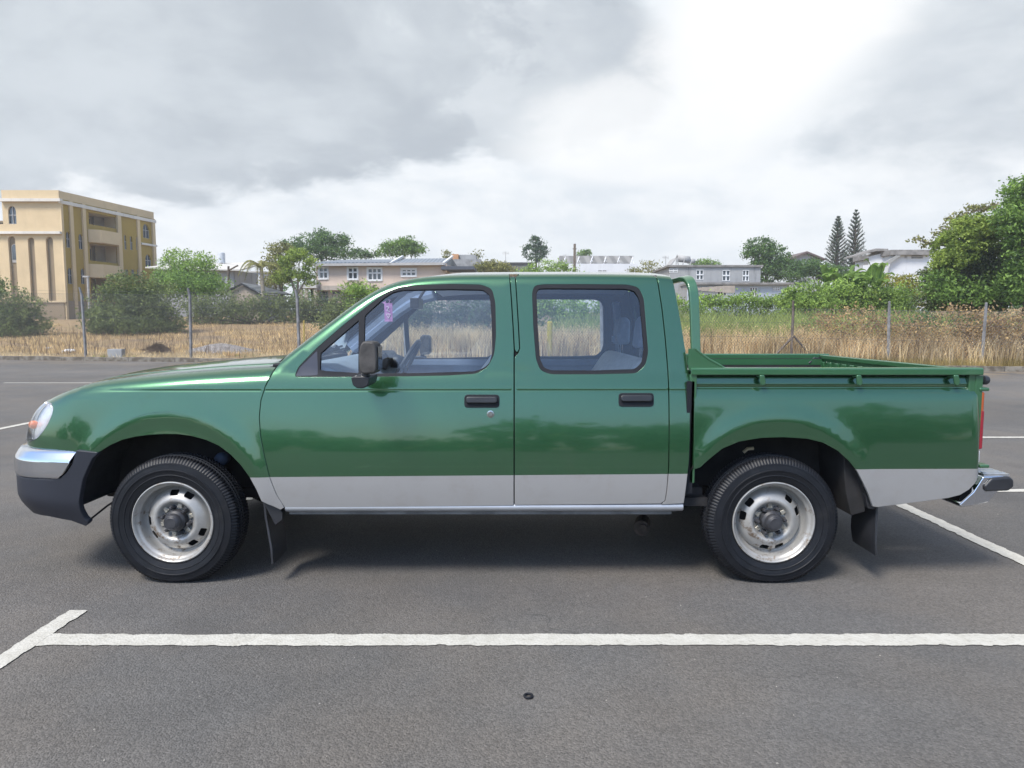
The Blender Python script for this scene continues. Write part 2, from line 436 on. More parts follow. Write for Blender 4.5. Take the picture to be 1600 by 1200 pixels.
def two(mb, name, m, parent, **kw):
    """near-side solid and its mirror image"""
    p = parent if isinstance(parent, (list, tuple)) else (parent, parent)
    return mb.build(name, m, p[0], **kw), mb.build(name, m, p[1], mirror=YC, **kw)

truck = empty('pickup_truck', (0, YC, 0), 'green double-cab pickup truck with silver lower flanks and steel wheels, parked in the bay', 'pickup truck')

# ---------------------------------------------------------------- front fender, hood
S_H = 2.66
t_line = [(s, float(T_front(s))-.0005) for s in np.linspace(-at(431, 573, 3.41)[0]+.004, S_H, 60)]
hl_px = [(66, 622.5), (74, 624), (80, 629), (82.5, 637), (80, 648), (75, 660), (67, 673), (58, 684), (50, 688.5), (44, 690)]
hl = solve(M_front, hl_px)
hl_s = rnd([(S_H+.0, hl[0][1]+.012)]+hl[1:-1]+[(S_H+.0, hl[-1][1]-.004)], .012, 2)
arch_px = [(150, 709), (158, 703.5), (172, 695), (190, 687), (210, 682), (232, 679), (255, 677.8), (278, 678), (300, 681), (322, 687), (342, 696), (360, 709.5), (376, 726), (390, 745), (401, 765), (409, 783)]
arch = solve(M_front, arch_px)
gap_px = [(443.5, 793), (431, 773), (420, 745), (412, 712), (406, 680), (404, 652), (406.5, 626), (413, 605), (423, 585), (430, 574)]
gap = solve(M_front, gap_px)
zb = solve(M_front, [(110, 707)])[0][1]
low = [(s, zb) for s in np.linspace(S_H, arch[0][0]+.01, 12)]
outline = [gap[-1]]+t_line[1:]+[(S_H, hl_s[0][1]+.006)]+[(s-.006, z) for s, z in hl_s[1:-1]]+[(S_H, hl_s[-1][1]-.006)]+low+arch+[solve(M_front, [(438, 796)])[0]]+gap[:-1]
CRZ = (.938, .944, .9475, .950, .953, .956, .9585, .963, .970)
ext = [(s, float(T_front(s))-d) for s in np.linspace(1.2, S_H, 80) for d in (.004, .012, .024, .042)]
ext += [(s, z) for s in np.arange(1.15, 2.3, .018) for z in CRZ if T_front(s)-z > .05]
panel('front_fender', M_front, outline, [], M_paint, truck, extra=ext, h=.03)
# headlight: lens over a bright bowl, orange bulb
lens_out = [(s, z) for s, z in hl_s]
for sgn, o in zip((0, 1), panel('headlight', M_front, lens_out, [], M_lens, truck, h=.02, off=-.006, thick=.02, dn=.015)):
    mk = lambda mb, nm, m, **kw: mb.build(nm, m, o, mirror=YC if sgn else None, **kw)
    V_, n_ = None, None
    b = panel('reflector', M_front, [(s+(.004), z) for s, z in lens_out], [], mat('headlight bowl', (.80, .80, .80), .25, .45, .15, 14., bump=.4, bscale=60), None, h=.02, off=.03, both=False)[0]
    if sgn:
        for v in b.data.vertices: v.co.y = 2*YC-v.co.y
        b.data.flip_normals()
    b.data.transform(Matrix.Translation(-wloc(o))); b.parent = o
    q = MB(); zz = (hl[0][1]+hl[-1][1])/2-.01
    P0 = M_front(np.array([2.50]), np.array([zz]), .012)[0]
    q.lathe([(0, -.012), (.014, -.009), (.022, 0), (.02, .015)], P0, 'y', 14)
    mk(q, 'indicator_bulb', mat('indicator orange', (.75, .16, .03), .3), smooth=True)
panel('headlight_surround', M_front, rnd([(S_H, hl[0][1]+.022)]+[(s-.010, z+(.004 if i < 4 else -.004)) for i, (s, z) in enumerate(hl[1:-1])]+[(S_H, hl[-1][1]-.012)], .01, 2), [], M_black, truck, h=.03, off=.04)
# grille between the headlights
gz0, gz1 = zb+.005, .855
panel('grille', M_front, [(S_H+.006, gz0), (S_END-.001, gz0), (S_END-.001, gz1), (S_H+.006, gz1)], [[(S_H+.05, gz0+.05), (S_END-.03, gz0+.05), (S_END-.03, gz1-.04), (S_H+.05, gz1-.04)]], M_chrome, truck, h=.05)
panel('grille_mesh', M_front, [(S_H+.04, gz0+.04), (S_END-.001, gz0+.04), (S_END-.001, gz1-.03), (S_H+.04, gz1-.03)], [], M_black, truck, h=.05, off=.03)
# hood: sheet lofted between the two fender crests
def loft_rows(crest, crown, name, m, parent, t0=-1, t1=1, ny=28, p=2.4, off=0., flip=False, sub=None, off_x=0., thick=0):
    rows = []
    ts = np.linspace(t0, t1, ny); ts = np.sign(ts)*np.abs(ts)**.8 if (t0, t1) == (-1, 1) else ts
    for (x, y, z), c in crest:
        hw = YC-y; rows.append([(x+off_x*(1-abs(q)**2), YC+q*hw, z+off+c*(1-abs(q)**p)) for q in ts])
    R = np.array(rows); nr, nc = R.shape[:2]; V = R.reshape(-1, 3)
    Fc = [(i*nc+j, i*nc+j+1, (i+1)*nc+j+1, (i+1)*nc+j) for i in range(nr-1) for j in range(nc-1)]
    a = np.cross(V[Fc[0][1]]-V[Fc[0][0]], V[Fc[0][3]]-V[Fc[0][0]])
    if a[2] < 0: Fc = [f[::-1] for f in Fc]
    if callable(thick): return R
    o = link(name, V, Fc, m, parent, smooth=True)
    if thick:
        md = o.modifiers.new('thick', 'SOLIDIFY'); md.thickness = thick; md.offset = -1
    return o
crest = []
for s in np.concatenate([np.linspace(1.195, 2.2, 22), np.linspace(2.24, 2.75, 22)]):
    P = M_front(np.array([s]), np.array([T_front(s)-1e-5]))[0]; crest.append((P, .032*min(1, (2.80-s)/.5)+.002))
# shut line between fender and hood
loft_rows(crest, 0, 'fender_top', M_paint, truck, -1, -.90, 5)
loft_rows(crest, 0, 'fender_top', M_paint, truck, .90, 1, 5)
loft_rows(crest, 0, 'hood', M_paint, truck, -.892, .892, 24, thick=.015)
P = crest[-1][0]
q = MB(); q.box(P[0]-.02, P[0]+.10, P[1], 2*YC-P[1], .86, .905); q.build('hood_lip', M_green, truck, bevel=.01)
# cowl with air slots, wipers
cx0 = crest[0][0][0]
q = MB(); q.box(cx0+.02, cx0+.17, 3.44, 2*YC-3.44, 1.01, 1.04); cw = q.build('cowl', M_black, truck, bevel=.006)
for yy in (3.72, 4.25):
    q = MB(); x0 = cx0+.03
    q.tube([(x0, yy-.22, 1.085), (x0+.02, yy-.1, 1.096), (x0+.06, yy+.25, 1.115)], .007, 6)
    q.tube([(x0-.01, yy-.24, 1.05), (x0, yy-.22, 1.09)], [.016, .012], 8)
    q.tube([(x0+.00, yy-.19, 1.085), (x0+.06, yy+.1, 1.12)], .012, 6)
    q.build('wiper', M_black, truck, smooth=True)

# ---------------------------------------------------------------- cab panels
def px(M, pts): return solve(M, pts)
def tc_line(x0, x1, n=30): return [(-x, float(T_cab(x))-.0006) for x in np.linspace(x0, x1, n)]
def xof(p): return -solve(M_cab, [p])[0][0]
gapd = px(M_cab, [(446, 793.5), (433, 773), (422, 745), (414, 712), (408, 680), (406, 652), (408.5, 626), (415, 605), (425, 586), (432.5, 574)])
fd_r = px(M_cab, [(795, 433), (798, 470), (800.5, 510), (802.3, 545), (802, 560), (802, 650), (802, 740), (802, 789.5)])
fd_bot = px(M_cab, [(700, 790.8), (580, 792), (500, 793)])
fw_out = rnd(px(M_cab, [(459, 589.5), (465, 574), (495, 543), (536, 507.5), (579, 474), (603, 457), (622, 449), (651, 445), (705, 443.3), (752, 444.3), (769, 451), (774.5, 472), (775.5, 525), (772.6, 554), (763, 573), (746, 584), (700, 587), (600, 589)]), .02, 3)
rw_out = rnd(px(M_cab, [(831, 456), (835, 446), (848, 443.8), (905, 443.5), (980, 444.2), (998, 448.4), (1006.5, 466), (1010, 510), (1013.5, 550), (1009, 571), (995, 583.5), (930, 585), (860, 585), (844, 579), (837, 561), (833, 510)]), .02, 3)
ex = [(-x, float(T_cab(x))-d) for x in np.linspace(-1.2, .95, 110) for d in (.003, .009, .018, .032)]+[(-x, z) for x in np.arange(-1.25, .95, .018) for z in CRZ]
front = panel('front_door', M_cab, gapd+tc_line(-gapd[-1][0], xof((795, 433)))[1:]+fd_r[1:]+fd_bot, [fw_out], M_paint, truck, extra=ex)
rd_l = px(M_cab, [(804.8, 788.8), (804.8, 650), (804.8, 558), (810.5, 552), (813.3, 544), (811.5, 510), (809, 470), (806.5, 433)])
rd_r = px(M_cab, [(1024.5, 433), (1029, 455), (1033, 480), (1038.5, 530), (1042.5, 580), (1044, 620), (1044.5, 680), (1043.5, 735), (1041, 765), (1038.5, 782), (1032, 786.5)])
rear = panel('rear_door', M_cab, rd_l+tc_line(xof((806.5, 433)), xof((1024.5, 433)))[1:-1]+rd_r+px(M_cab, [(920, 787.8)]), [rw_out], M_paint, truck, extra=ex)
bp_ = px(M_cab, [(797.6, 433), (800.5, 470), (803, 510), (805, 546), (807.8, 550), (810.8, 545), (809, 510), (806.6, 470), (804.2, 433)])
panel('door_pillar', M_cab, bp_, [], M_paint, truck, off=.003, h=.02)
q_l = px(M_cab, [(1034, 788), (1040.5, 783), (1043.3, 765), (1046, 735), (1047, 680), (1046.5, 620), (1045, 580), (1041, 530), (1035.5, 480), (1031.5, 455), (1027, 433)])
q_r = px(M_cab, [(1050, 437), (1055, 458), (1060, 485), (1066, 520), (1071.5, 555), (1075.5, 590), (1077.5, 630), (1077.5, 680), (1076, 720), (1072.5, 752), (1068, 786)])
x_end = xof((1049, 437))
panel('rear_quarter', M_cab, q_l+tc_line(xof((1027, 433)), x_end)[1:]+q_r, [], M_paint, truck, extra=ex)
# silver sill rolls along the bottom
sill = []
z_s0 = at(700, 793, W0)[2]; xs0, xs1 = at(445, 800, W0)[0], at(1068, 796, W0)[0]
q = MB()
prof = [(.018, .004), (.004, .0), (-.004, -.006), (-.008, -.016), (-.008, -.024), (-.002, -.034), (.010, -.040), (.03, -.042)]
V = []; nx_ = 40
for i in range(nx_+1):
    x = xs0+(xs1-xs0)*i/nx_; zt = .402+(x-xs0)/(xs1-xs0)*.004
    for dy, dz in prof: V.append((x, W0+.012+dy, zt+dz))
m_ = len(prof); q.add(V, [(i*m_+k, (i+1)*m_+k, (i+1)*m_+k+1, i*m_+k+1) for i in range(nx_) for k in range(m_-1)])
two(q, 'sill_moulding', M_silver, truck, smooth=True)
q = MB(); q.box(xs0+.01, xs1-.05, W0+.035, W0+.06, .345, .36); q.box(xs0, xs1-.03, W0+.03, W0+.2, .3605, .39)
two(q, 'sill_flange', mat('sill flange', (.16, .16, .16), .6, .1, .3, 9.), truck)
# inner frame seen in the shut lines and window reveals
win_in = lambda w, k: [tuple(np.mean(w, 0)+(np.array(p)-np.mean(w, 0))*k) for p in w]
fr_out = px(M_cab, [(446, 800), (424, 760), (410, 690), (410, 640), (434, 577)])+[(s, z-.02) for s, z in tc_line(-1.10, .80, 40)]+px(M_cab, [(1060, 500), (1068, 560), (1073, 620), (1073, 700), (1064, 798)])
panel('cab_frame', M_cab, fr_out, [win_in(fw_out, .985), win_in(rw_out, .985)], M_under, truck, off=.018, thick=0)

# ---------------------------------------------------------------- windows
q_gl = px(M_cab, [(499.5, 578), (500.5, 552), (530, 526), (560.5, 500), (560, 583), (510, 580)])
m_gl = rnd(px(M_cab, [(568, 584), (569.5, 493), (600, 465), (614, 456.5), (628, 453), (705, 451.5), (755, 452.5), (765.5, 461), (768.5, 500), (769.5, 552), (765, 567), (757, 574.5), (742, 580.5), (650, 583)]), .012, 3)
r_gl = rnd(px(M_cab, [(838, 458), (841, 451), (852, 450.3), (978, 451), (992, 454.5), (1000, 468), (1004, 510), (1007, 548), (1003.5, 566), (992, 577), (930, 579), (862, 579), (850, 575), (843.5, 561), (840, 510)]), .015, 3)
sail = px(M_cab, [(461, 588), (467, 575), (496, 546.5), (497, 586.5)])
for dr, wo, gl, lab in ((front, fw_out, [m_gl, q_gl], 1), (rear, rw_out, [r_gl], 0)):
    fr = panel('window_seal', M_cab, win_in(wo, .999), gl+([rnd(win_in(sail, .97), .01)] if lab else []), M_rubber, dr, off=.0015, thick=.02, bead=.001)
    for g in gl: panel('window_glass', M_cab, win_in(g, 1.006), [], M_glass, dr, off=.012, thick=0)
    if lab: panel('corner_panel', M_cab, win_in(sail, .985), [], mat('corner panel', (.028, .034, .055), .6), dr, off=.002)

# ---------------------------------------------------------------- roof, windshield, rear wall
def crest_pt(x): return M_cab(np.array([-x]), np.array([T_cab(x)-1e-5]))[0]
x_h = at(640, 436, 3.46)[0]
rc = [(crest_pt(x), .034*smooth01((x-x_h)/.35+.25)*float(smooth01((x_end+.25-x)/.3))+.006) for x in np.linspace(x_h-.03, x_end, 40)]
loft_rows(rc, 0, 'roof', M_paint, truck, ny=36, p=2.6)
wc = [(crest_pt(x), .0) for x in np.linspace(-1.16, x_h-.005, 24)]
loft_rows([((p[0], p[1], p[2]-.012), .018) for p, _ in wc], 0, 'windshield', M_glass, truck, -.97, .97, 20, p=2.)
for a, b in ((-1, -.95), (.95, 1)): loft_rows([((p[0], p[1]+.004, p[2]+.001), .01) for p, _ in wc], 0, 'windshield_seal', M_rubber, truck, a, b, 4, p=2.)
q = MB(); p0 = crest_pt(-1.15); q.box(-1.20, -1.15, p0[1]+.03, 2*YC-p0[1]-.03, p0[2]-.05, p0[2]-.014); q.build('windshield_base_seal', M_rubber, truck, bevel=.01)
rs = [solve(M_cab, [p])[0] for p in ((1050, 436), (1055, 458), (1060, 485), (1066, 520), (1071.5, 555), (1075.5, 590), (1077.5, 630), (1077.5, 680), (1076, 720), (1068, 786))]
rx = np.array([-s for s, z in rs]); rz = np.array([z for s, z in rs])
rxa = lambda z: np.interp(-z, -rz, rx)
def M_back(s, z, off=0.): return np.stack([rxa(z)-off-.001+0*s, s, z+0*s], -1)
def edge_y(z): return float(M_cab(np.array([-rxa(z)]), np.array([z]))[0, 1])
zz = np.linspace(.42, rz[0]-.005, 20)
bo = [(edge_y(z)+.004, z) for z in zz]+[(2*YC-edge_y(z)-.004, z) for z in zz[::-1]]
bw = rnd([(3.62, 1.10), (3.66, 1.40), (2*YC-3.66, 1.40), (2*YC-3.62, 1.10)], .05)
panel('cab_back', M_back, bo, [bw], M_paint, truck, both=False, outward=(1, 0, 0))
panel('rear_window', M_back, bw, [], M_glass, truck, both=False, off=.006, thick=0, outward=(1, 0, 0))

# ---------------------------------------------------------------- interior
q = MB()
q.box(-1.12, .79, 3.34, 3.36, .45, 1.02)
two(q, 'door_lining', M_inner, truck)
q = MB(); q.box(-1.12, .80, 3.365, 3.40, .985, 1.03); two(q, 'door_sill_lining', M_inner, truck, bevel=.01)
q = MB(); q.box(-1.15, .95, 3.36, 2*YC-3.36, .42, .46); q.build('cab_floor', M_under, truck)
hc = [((p[0], p[1]+.012, p[2]-.045), c*.8) for p, c in rc[2:-1]]
loft_rows(hc, 0, 'headliner', M_liner, truck, ny=20)
for pts in ([(x, crest_pt(x)[1]+.06, crest_pt(x)[2]-.035) for x in np.linspace(-1.10, x_h, 8)],
            [(at(792, 500, 3.4)[0]+.02, M_cab(np.array([0.]), np.array([z]))[0, 1]+.075, z) for z in (1.02, 1.25, 1.44)],
            [(rxa(z)-.10, M_cab(np.array([0.]), np.array([z]))[0, 1]+.075, z) for z in (1.02, 1.25, 1.42)]):
    q = MB(); q.tube(pts, .04, 6, sq=(1.2, .7)); two(q, 'pillar_lining', M_inner, truck)

dl = mat('dashboard', (.26, .31, .36), .6, 0, .1)
q = MB(); Vp = [(-1.16, .70), (-1.16, 1.045), (-1.05, 1.075), (-.92, 1.07), (-.84, 1.03), (-.80, .95), (-.84, .78), (-.95, .70)]
q.prism([(x, 3.38, z) for x, z in Vp], (0, 1.44, 0)); dash = q.build('dashboard', dl, truck, bevel=.02, seg=3)
q = MB(); Vp = [(-.92, 1.06), (-.88, 1.10), (-.80, 1.10), (-.77, 1.05), (-.80, .98)]
q.prism([(x, 4.32, z) for x, z in Vp], (0, .34, 0)); q.build('instrument_hood', M_black, dash, bevel=.015, seg=3)
c = Vector((-.70, 4.47, 1.005)); ax = Vector((-.86, 0, .5)).normalized(); u_ = Vector((0, 1, 0)); v_ = ax.cross(u_)
q = MB()
ring = [c+(u_*math.cos(a)+v_*math.sin(a))*.185 for a in np.linspace(0, 2*math.pi, 41)]
q.tube(ring, .014, 8, caps=False)
for a in (.3, 2.84, 4.71): q.tube([c-ax*-.02, c+(u_*math.cos(a)+v_*math.sin(a))*.18], [.022, .012], 8)
q.tube([c+ax*.02, c-ax*-.06, c+ax*.28-Vector((0, 0, .12))], [.05, .045, .03], 10)
q.build('steering_wheel', M_black, truck, smooth=True)
def seat(y0, y1, x0, head, back_h=1.13, lean=.20):
    q = MB(); q.prism([(x0-.48, y0, .60), (x0-.50, y0, .74), (x0-.42, y0, .79), (x0+.02, y0, .75), (x0+.05, y0, .60)], (0, y1-y0, 0))
    s = q.build('seat', M_seat, truck, bevel=.04, seg=3)
    q = MB(); q.prism([(x0-.03, y0+.01, .70), (x0-.06, y0+.01, .80), (x0+lean-.08, y0+.03, back_h-.04), (x0+lean-.045, y0+.03, back_h), (x0+lean+.03, y0+.03, back_h-.01), (x0+lean+.06, y0+.01, back_h-.08), (x0+.10, y0+.01, .68)], (0, y1-y0-.02, 0))
    q.build('backrest', M_seat, s, bevel=.035, seg=3)
    for hy in head:
        q = MB(); hx = x0+lean
        q.prism([(hx-.035, hy-.11, back_h+.045), (hx-.015, hy-.10, back_h+.20), (hx+.02, hy-.10, back_h+.23), (hx+.06, hy-.10, back_h+.20), (hx+.055, hy-.11, back_h+.045)], (0, .21, 0))
        hr = q.build('headrest', M_seatb, s, bevel=.03, seg=3)
        for d in (-.05, .05): q = MB(); q.tube([(hx+.01, hy+d, back_h-.05), (hx+.01, hy+d, back_h+.08)], .006, 6); q.build('headrest_post', M_chrome, hr)
seat(3.42, 3.93, -.28, [3.675], 1.11, .22); seat(2*YC-3.93, 2*YC-3.42, -.28, [2*YC-3.675], 1.11, .22)
seat(3.44, 2*YC-3.44, .50, [3.72, 2*YC-3.72], 1.10, .20)
q = MB(); q.box(-.60, -.55, 4.04, 4.26, 1.37, 1.43); q.tube([(-.56, 4.15, 1.43), (-.52, 4.15, 1.49)], .01, 6); q.build('inside_mirror', M_black, truck, bevel=.012)
# seat belt buckle plate
q = MB(); q.tube([(.66, 4.50, 1.42), (.70, 4.50, 1.15), (.71, 4.48, 1.0)], .02, 4, sq=(1.2, .15)); q.box(.655, .675, 4.46, 4.50, 1.16, 1.20); q.build('seat_belt', M_seatb, truck)

# ---------------------------------------------------------------- handles, lock, mirrors
M_lock = mat('lock chrome', (.6, .6, .58), .25, 1.)
def plate(pxs, M, off0, off1, name, m, parent, bevel=.006, both=True, seg=3):
    """thick plate following an outline on a surface"""
    sz = solve(M, pxs); P0 = M(np.array([p[0] for p in sz]), np.array([p[1] for p in sz]), off0); yb = float(P0[:, 1].mean())
    q = MB(); q.prism([tuple(p) for p in P0], (0, off1-off0, 0))
    if both: return two(q, name, m, parent, bevel=bevel, seg=seg)
    return q.build(name, m, parent[0], bevel=bevel, seg=seg)
for dr, (hx0, hx1, hy0, hy1) in ((front, (725.5, 780.5, 616.5, 637)), (rear, (966.5, 1021.5, 614, 635.5))):
    hp = rnd([(hx0, hy0), (hx1, hy0), (hx1, hy1), (hx0, hy1)], 6, 4)
    hs = plate(hp, M_cab, -.006, .014, 'door_handle', M_rubber, dr, .003)
    ip = rnd([(hx0+3, hy0+2.5), (hx1-3, hy0+2.5), (hx1-3, hy0+13), (hx0+3, hy0+13)], 4, 3)
    plate(ip, M_cab, -.022, .0, 'pull', M_black, hs, .006)
lk = solve(M_cab, [(766.5, 647)])[0]; P0 = M_cab(np.array([lk[0]]), np.array([lk[1]]))[0]
q = MB(); q.lathe([(0, -.008), (.010, -.008), (.013, -.004), (.018, -.003), (.019, .004)], P0, 'y', 20); q.box(P0[0]-.002, P0[0]+.002, P0[1]-.0095, P0[1]-.007, P0[2]-.006, P0[2]+.006)
two(q, 'door_lock', M_lock, front, smooth=True, auto=30)
M_shell = mat('weathered mirror shell', (.052, .048, .045), .6, 0, .4, 14., bump=.2, bscale=120)
M_mg = mat('mirror glass', (.05, .06, .07), .08, 0, .1, 3.)
def mirror_housing(parent, flip):
    Ym = 3.04
    def w(p, Y): return at(p[0], p[1], Y)
    out = [(562.5, 538), (568, 533), (583, 534), (587, 540), (589, 560), (589, 577), (585, 584), (566, 585.5), (561, 578), (560, 556)]
    q = MB(); A = [w(p, Ym) for p in out]
    q.prism(A, (0, .125, 0)); h_ = q.build('mirror', M_shell, parent, bevel=.016, seg=3, mirror=YC if flip else None)
    low_ = [(548, 590), (552, 588), (576, 588.5), (577.5, 592), (575, 602), (568, 607), (558, 607), (551, 602)]
    q = MB(); q.prism([w(p, Ym+.02) for p in low_], (0, .19, 0)); q.box(w((566, 580), Ym+.06)[0], w((576, 580), Ym+.06)[0], Ym+.05, Ym+.09, w((572, 594), Ym+.06)[2], w((572, 580), Ym+.06)[2])
    q.build('mirror_arm', M_black, h_, bevel=.012, seg=3, mirror=YC if flip else None)
    x1 = w((588.5, 560), Ym)[0]
    q = MB(); q.box(x1+.002, x1+.004, Ym+.02, Ym+.11, w((580, 582), Ym)[2]+.01, w((580, 538), Ym)[2]-.01); q.build('mirror_glass', M_mg, h_, mirror=YC if flip else None)
mirror_housing(front[0], False); mirror_housing(front[1], True)
# ---------------------------------------------------------------- cargo bed
bl = [(1085.5, 592), (1085.5, 640), (1085, 690), (1084.5, 733)]
b_arch = [(1094, 730), (1106, 719), (1128, 701), (1155, 689.5), (1190, 683.8), (1225, 682.7), (1261, 685), (1287, 691.5), (1309.5, 704), (1327, 720), (1340, 736), (1350, 755), (1358, 772), (1364, 791)]
b_bot = [(1371, 792), (1430, 784.5), (1482, 777.7), (1500, 773), (1514, 764.5), (1526, 751), (1537, 735), (1539.5, 727)]
pb = px(M_bed, bl+b_arch+b_bot)
zt = 1.021
xr = BX1-.001
outer = [(pb[0][0], zt)]+pb[:-2]+[(-xr, pb[-2][1]), (-xr, .95), (-xr+.012, .975), (-xr+.012, zt)]
exb = [(-x, z) for x in np.linspace(.9, BX1-.01, 60) for z in (.958, .964, .970, .978, .990, 1.0, 1.012)]
exb += [(-(BX1-d), z) for d in (.004, .01, .02, .03) for z in np.arange(.5, 1.0, .02)]
bed = panel('bed_side', M_bed, outer, [], M_paintb, truck, extra=exb, h=.035)
q = MB(); q.box(pb[0][0]*-1+.002, BX1-.02, W0+.092, W0+.10, .96, 1.034); two(q, 'rail_shadow_strip', M_under, truck)  # dark strip added to stand for the shadow line under the rail
rx0, rx1 = at(1082.5, 578, W0)[0], at(1542.5, 576, W0)[0]
rb0 = W0+.022
q = MB(); q.prism([(rx0, rb0+.002, 1.030), (rx0, rb0-.001, 1.034), (rx0, rb0+.0, 1.060), (rx0, rb0+.008, 1.066), (rx0, rb0+.05, 1.066), (rx0, rb0+.056, 1.060), (rx0, rb0+.056, 1.034), (rx0, rb0+.05, 1.030)], (rx1-rx0, 0, 0))
two(q, 'bed_rail', M_green, truck, bevel=.004)
for hx in (1193, 1345, 1498):
    x = at(hx, 590, W0)[0]; q = MB()
    q.prism([(x-.013, W0+.012, 1.032), (x+.010, W0+.012, 1.032), (x+.016, W0+.008, 1.000), (x+.014, W0+.012, .984), (x+.004, W0+.014, .978), (x-.008, W0+.012, .986), (x-.012, W0+.008, 1.004)], (0, .013, 0))
    q.box(x-.012, x+.010, W0+.02, W0+.07, 1.018, 1.032)
    two(q, 'tie_hook', M_green, truck, bevel=.006, seg=3)
# inner walls with pressed channels
q = MB(); prof = [(0, 1.06), (.0, 1.035), (.03, 1.03), (.03, .99), (.012, .98), (.012, .93), (.03, .92), (.03, .86), (.012, .85), (.012, .83)]
xa, xb = rx0+.03, rx1-.05
V = [(x, W0+.072+d, z) for x in (xa, xb) for d, z in prof]; m_ = len(prof)
q.add(V, [(k, k+1, m_+k+1, m_+k) for k in range(m_-1)])
for xa2, xb2 in ((xa, RW[0]-.5), (RW[0]+.46, xb)): q.box(xa2, xb2, W0+.083, W0+.086, .61, .83)
q.box(RW[0]-.5, RW[0]+.46, W0+.083, W0+.40, .822, .830); q.box(RW[0]-.5, RW[0]+.46, W0+.39, W0+.40, .61, .822)
two(q, 'bed_lining', M_green, truck)
q = MB(); q.box(xa-.02, xb, W0+.40, 2*YC-W0-.40, .60, .62)
for k in range(8): y = W0+.43+k*.108; q.box(xa, xb-.03, y, y+.05, .62, .632)
q.build('bed_floor', M_green, truck, bevel=.004)
q = MB(); q.box(rx0+.0, rx0+.03, W0+.03, 2*YC-W0-.03, .50, 1.055); q.build('bed_front_wall', M_green, truck, bevel=.005)
q = MB(); xt = rx1-.055
q.box(xt, xt+.045, W0+.04, 2*YC-W0-.04, .56, 1.058)
q.box(xt-.015, xt, W0+.075, 2*YC-W0-.075, 1.03, 1.060); q.box(xt-.012, xt, W0+.075, 2*YC-W0-.075, .60, .66)
for k in range(15): y = W0+.10+k*.104; q.prism([(xt-.016, y, .66), (xt-.016, y+.05, .66), (xt-.016, y+.05, 1.012), (xt-.016, y, 1.012)], (.018, 0, 0))
tg = q.build('tailgate', M_green, truck, bevel=.007, seg=3)
q = MB(); q.box(xt+.045, xt+.062, YC-.09, YC+.09, .93, .98); q.build('tailgate_handle', M_black, tg, bevel=.006)
q = MB(); q.tube([(xt-.10, 2*YC-W0-.10, 1.0), (xt-.06, 2*YC-W0-.09, 1.035), (xt-.01, 2*YC-W0-.085, 1.03)], .008, 8); q.box(xt-.02, xt+.0, 2*YC-W0-.10, 2*YC-W0-.07, .99, 1.045)
two(q, 'tailgate_catch', M_bump, tg, smooth=False)
P0 = at(1545, 594.5, W0+.03)
q = MB(); q.lathe([(0, .03), (.018, .028), (.023, .02), (.023, .004), (.012, 0), (.012, -.03)], (P0[0]-.012, P0[1]+.03, P0[2]), 'x', 16); two(q, 'gate_knob', M_black, truck, smooth=True, auto=40)
P0 = at(1541, 608.5, W0+.03); q = MB(); q.box(P0[0]-.03, P0[0]+.018, P0[1], P0[1]+.06, P0[2]-.009, P0[2]+.009); two(q, 'hinge', M_green, truck, bevel=.006)
P0 = at(1541, 729, W0+.03); q = MB(); q.box(P0[0]-.03, P0[0]+.018, P0[1], P0[1]+.06, P0[2]-.009, P0[2]+.009); two(q, 'hinge', M_green, truck, bevel=.006)
# rear corner post and tail lamp
M_red = mat('tail lamp red', (.30, .010, .025), .22, 0, .1, coat=1); M_orange = mat('tail lamp orange', (.42, .085, .02), .22, 0, .1, coat=1)
def zat(y, Y=W0+.03): return at(1541, y, Y)[2]
q = MB(); q.box(BX1-.03, BX1+.006, W0+.036, W0+.13, .50, 1.028); two(q, 'rear_post', M_green, truck, bevel=.004)
def lampseg(z0, z1, name, m, par, bulge=.0):
    q = MB(); x0 = BX1+.004; y0 = W0+.034
    q.prism([(x0, y0, z0), (x0, y0, z1), (x0+.016+bulge, y0+.006, z1-.004), (x0+.016+bulge, y0+.006, z0+.004)], (0, .10, 0))
    p = par if isinstance(par, (list, tuple)) else (par, par)
    return two(q, name, m, p, bevel=.005)
tl = lampseg(zat(660), zat(612), 'tail_light', M_orange, truck, .0)
lampseg(zat(703), zat(641), 'brake_lens', M_red, tl, .004)
lampseg(zat(724), zat(704), 'reverse_lens', M_white, tl, -.006)
# hoop and gusset behind the cab
xh = at(1081, 500, W0+.13)[0]
q = MB(); yb = W0+.10
pth = [(xh+.010, yb-.03, 1.06), (xh+.006, yb-.015, 1.22), (xh+.001, yb+.0, 1.38), (xh-.003, yb+.012, 1.44), (xh-.010, yb+.04, 1.482), (xh-.018, yb+.10, 1.502), (xh-.022, yb+.25, 1.504), (xh-.03, YC, 1.504)]
pth = catmull(pth, 5); full = [tuple(p) for p in pth]+[(p[0], 2*YC-p[1], p[2]) for p in pth[::-1][1:]]
q.tube(full, .034, 4, sq=(.55, .95)); hoop = q.build('bed_hoop', M_green, truck, bevel=.006, seg=2)
g0 = [(1076, 545), (1086, 545), (1094, 552), (1108, 562), (1122, 569.5), (1132, 575.5), (1076, 577)]
q = MB(); q.prism([at(p[0], p[1], W0+.045) for p in g0], (0, .008, 0))
q.tube([at(p[0], p[1], W0+.049) for p in g0[1:6]], .007, 8)
two(q, 'hoop_gusset', M_green, hoop)
q = MB(); q.box(at(1076, 580, W0+.05)[0]-.01, at(1084, 580, W0+.05)[0], W0+.03, W0+.05, .45, 1.0); q.build('bed_front_edge', M_rubber, truck)

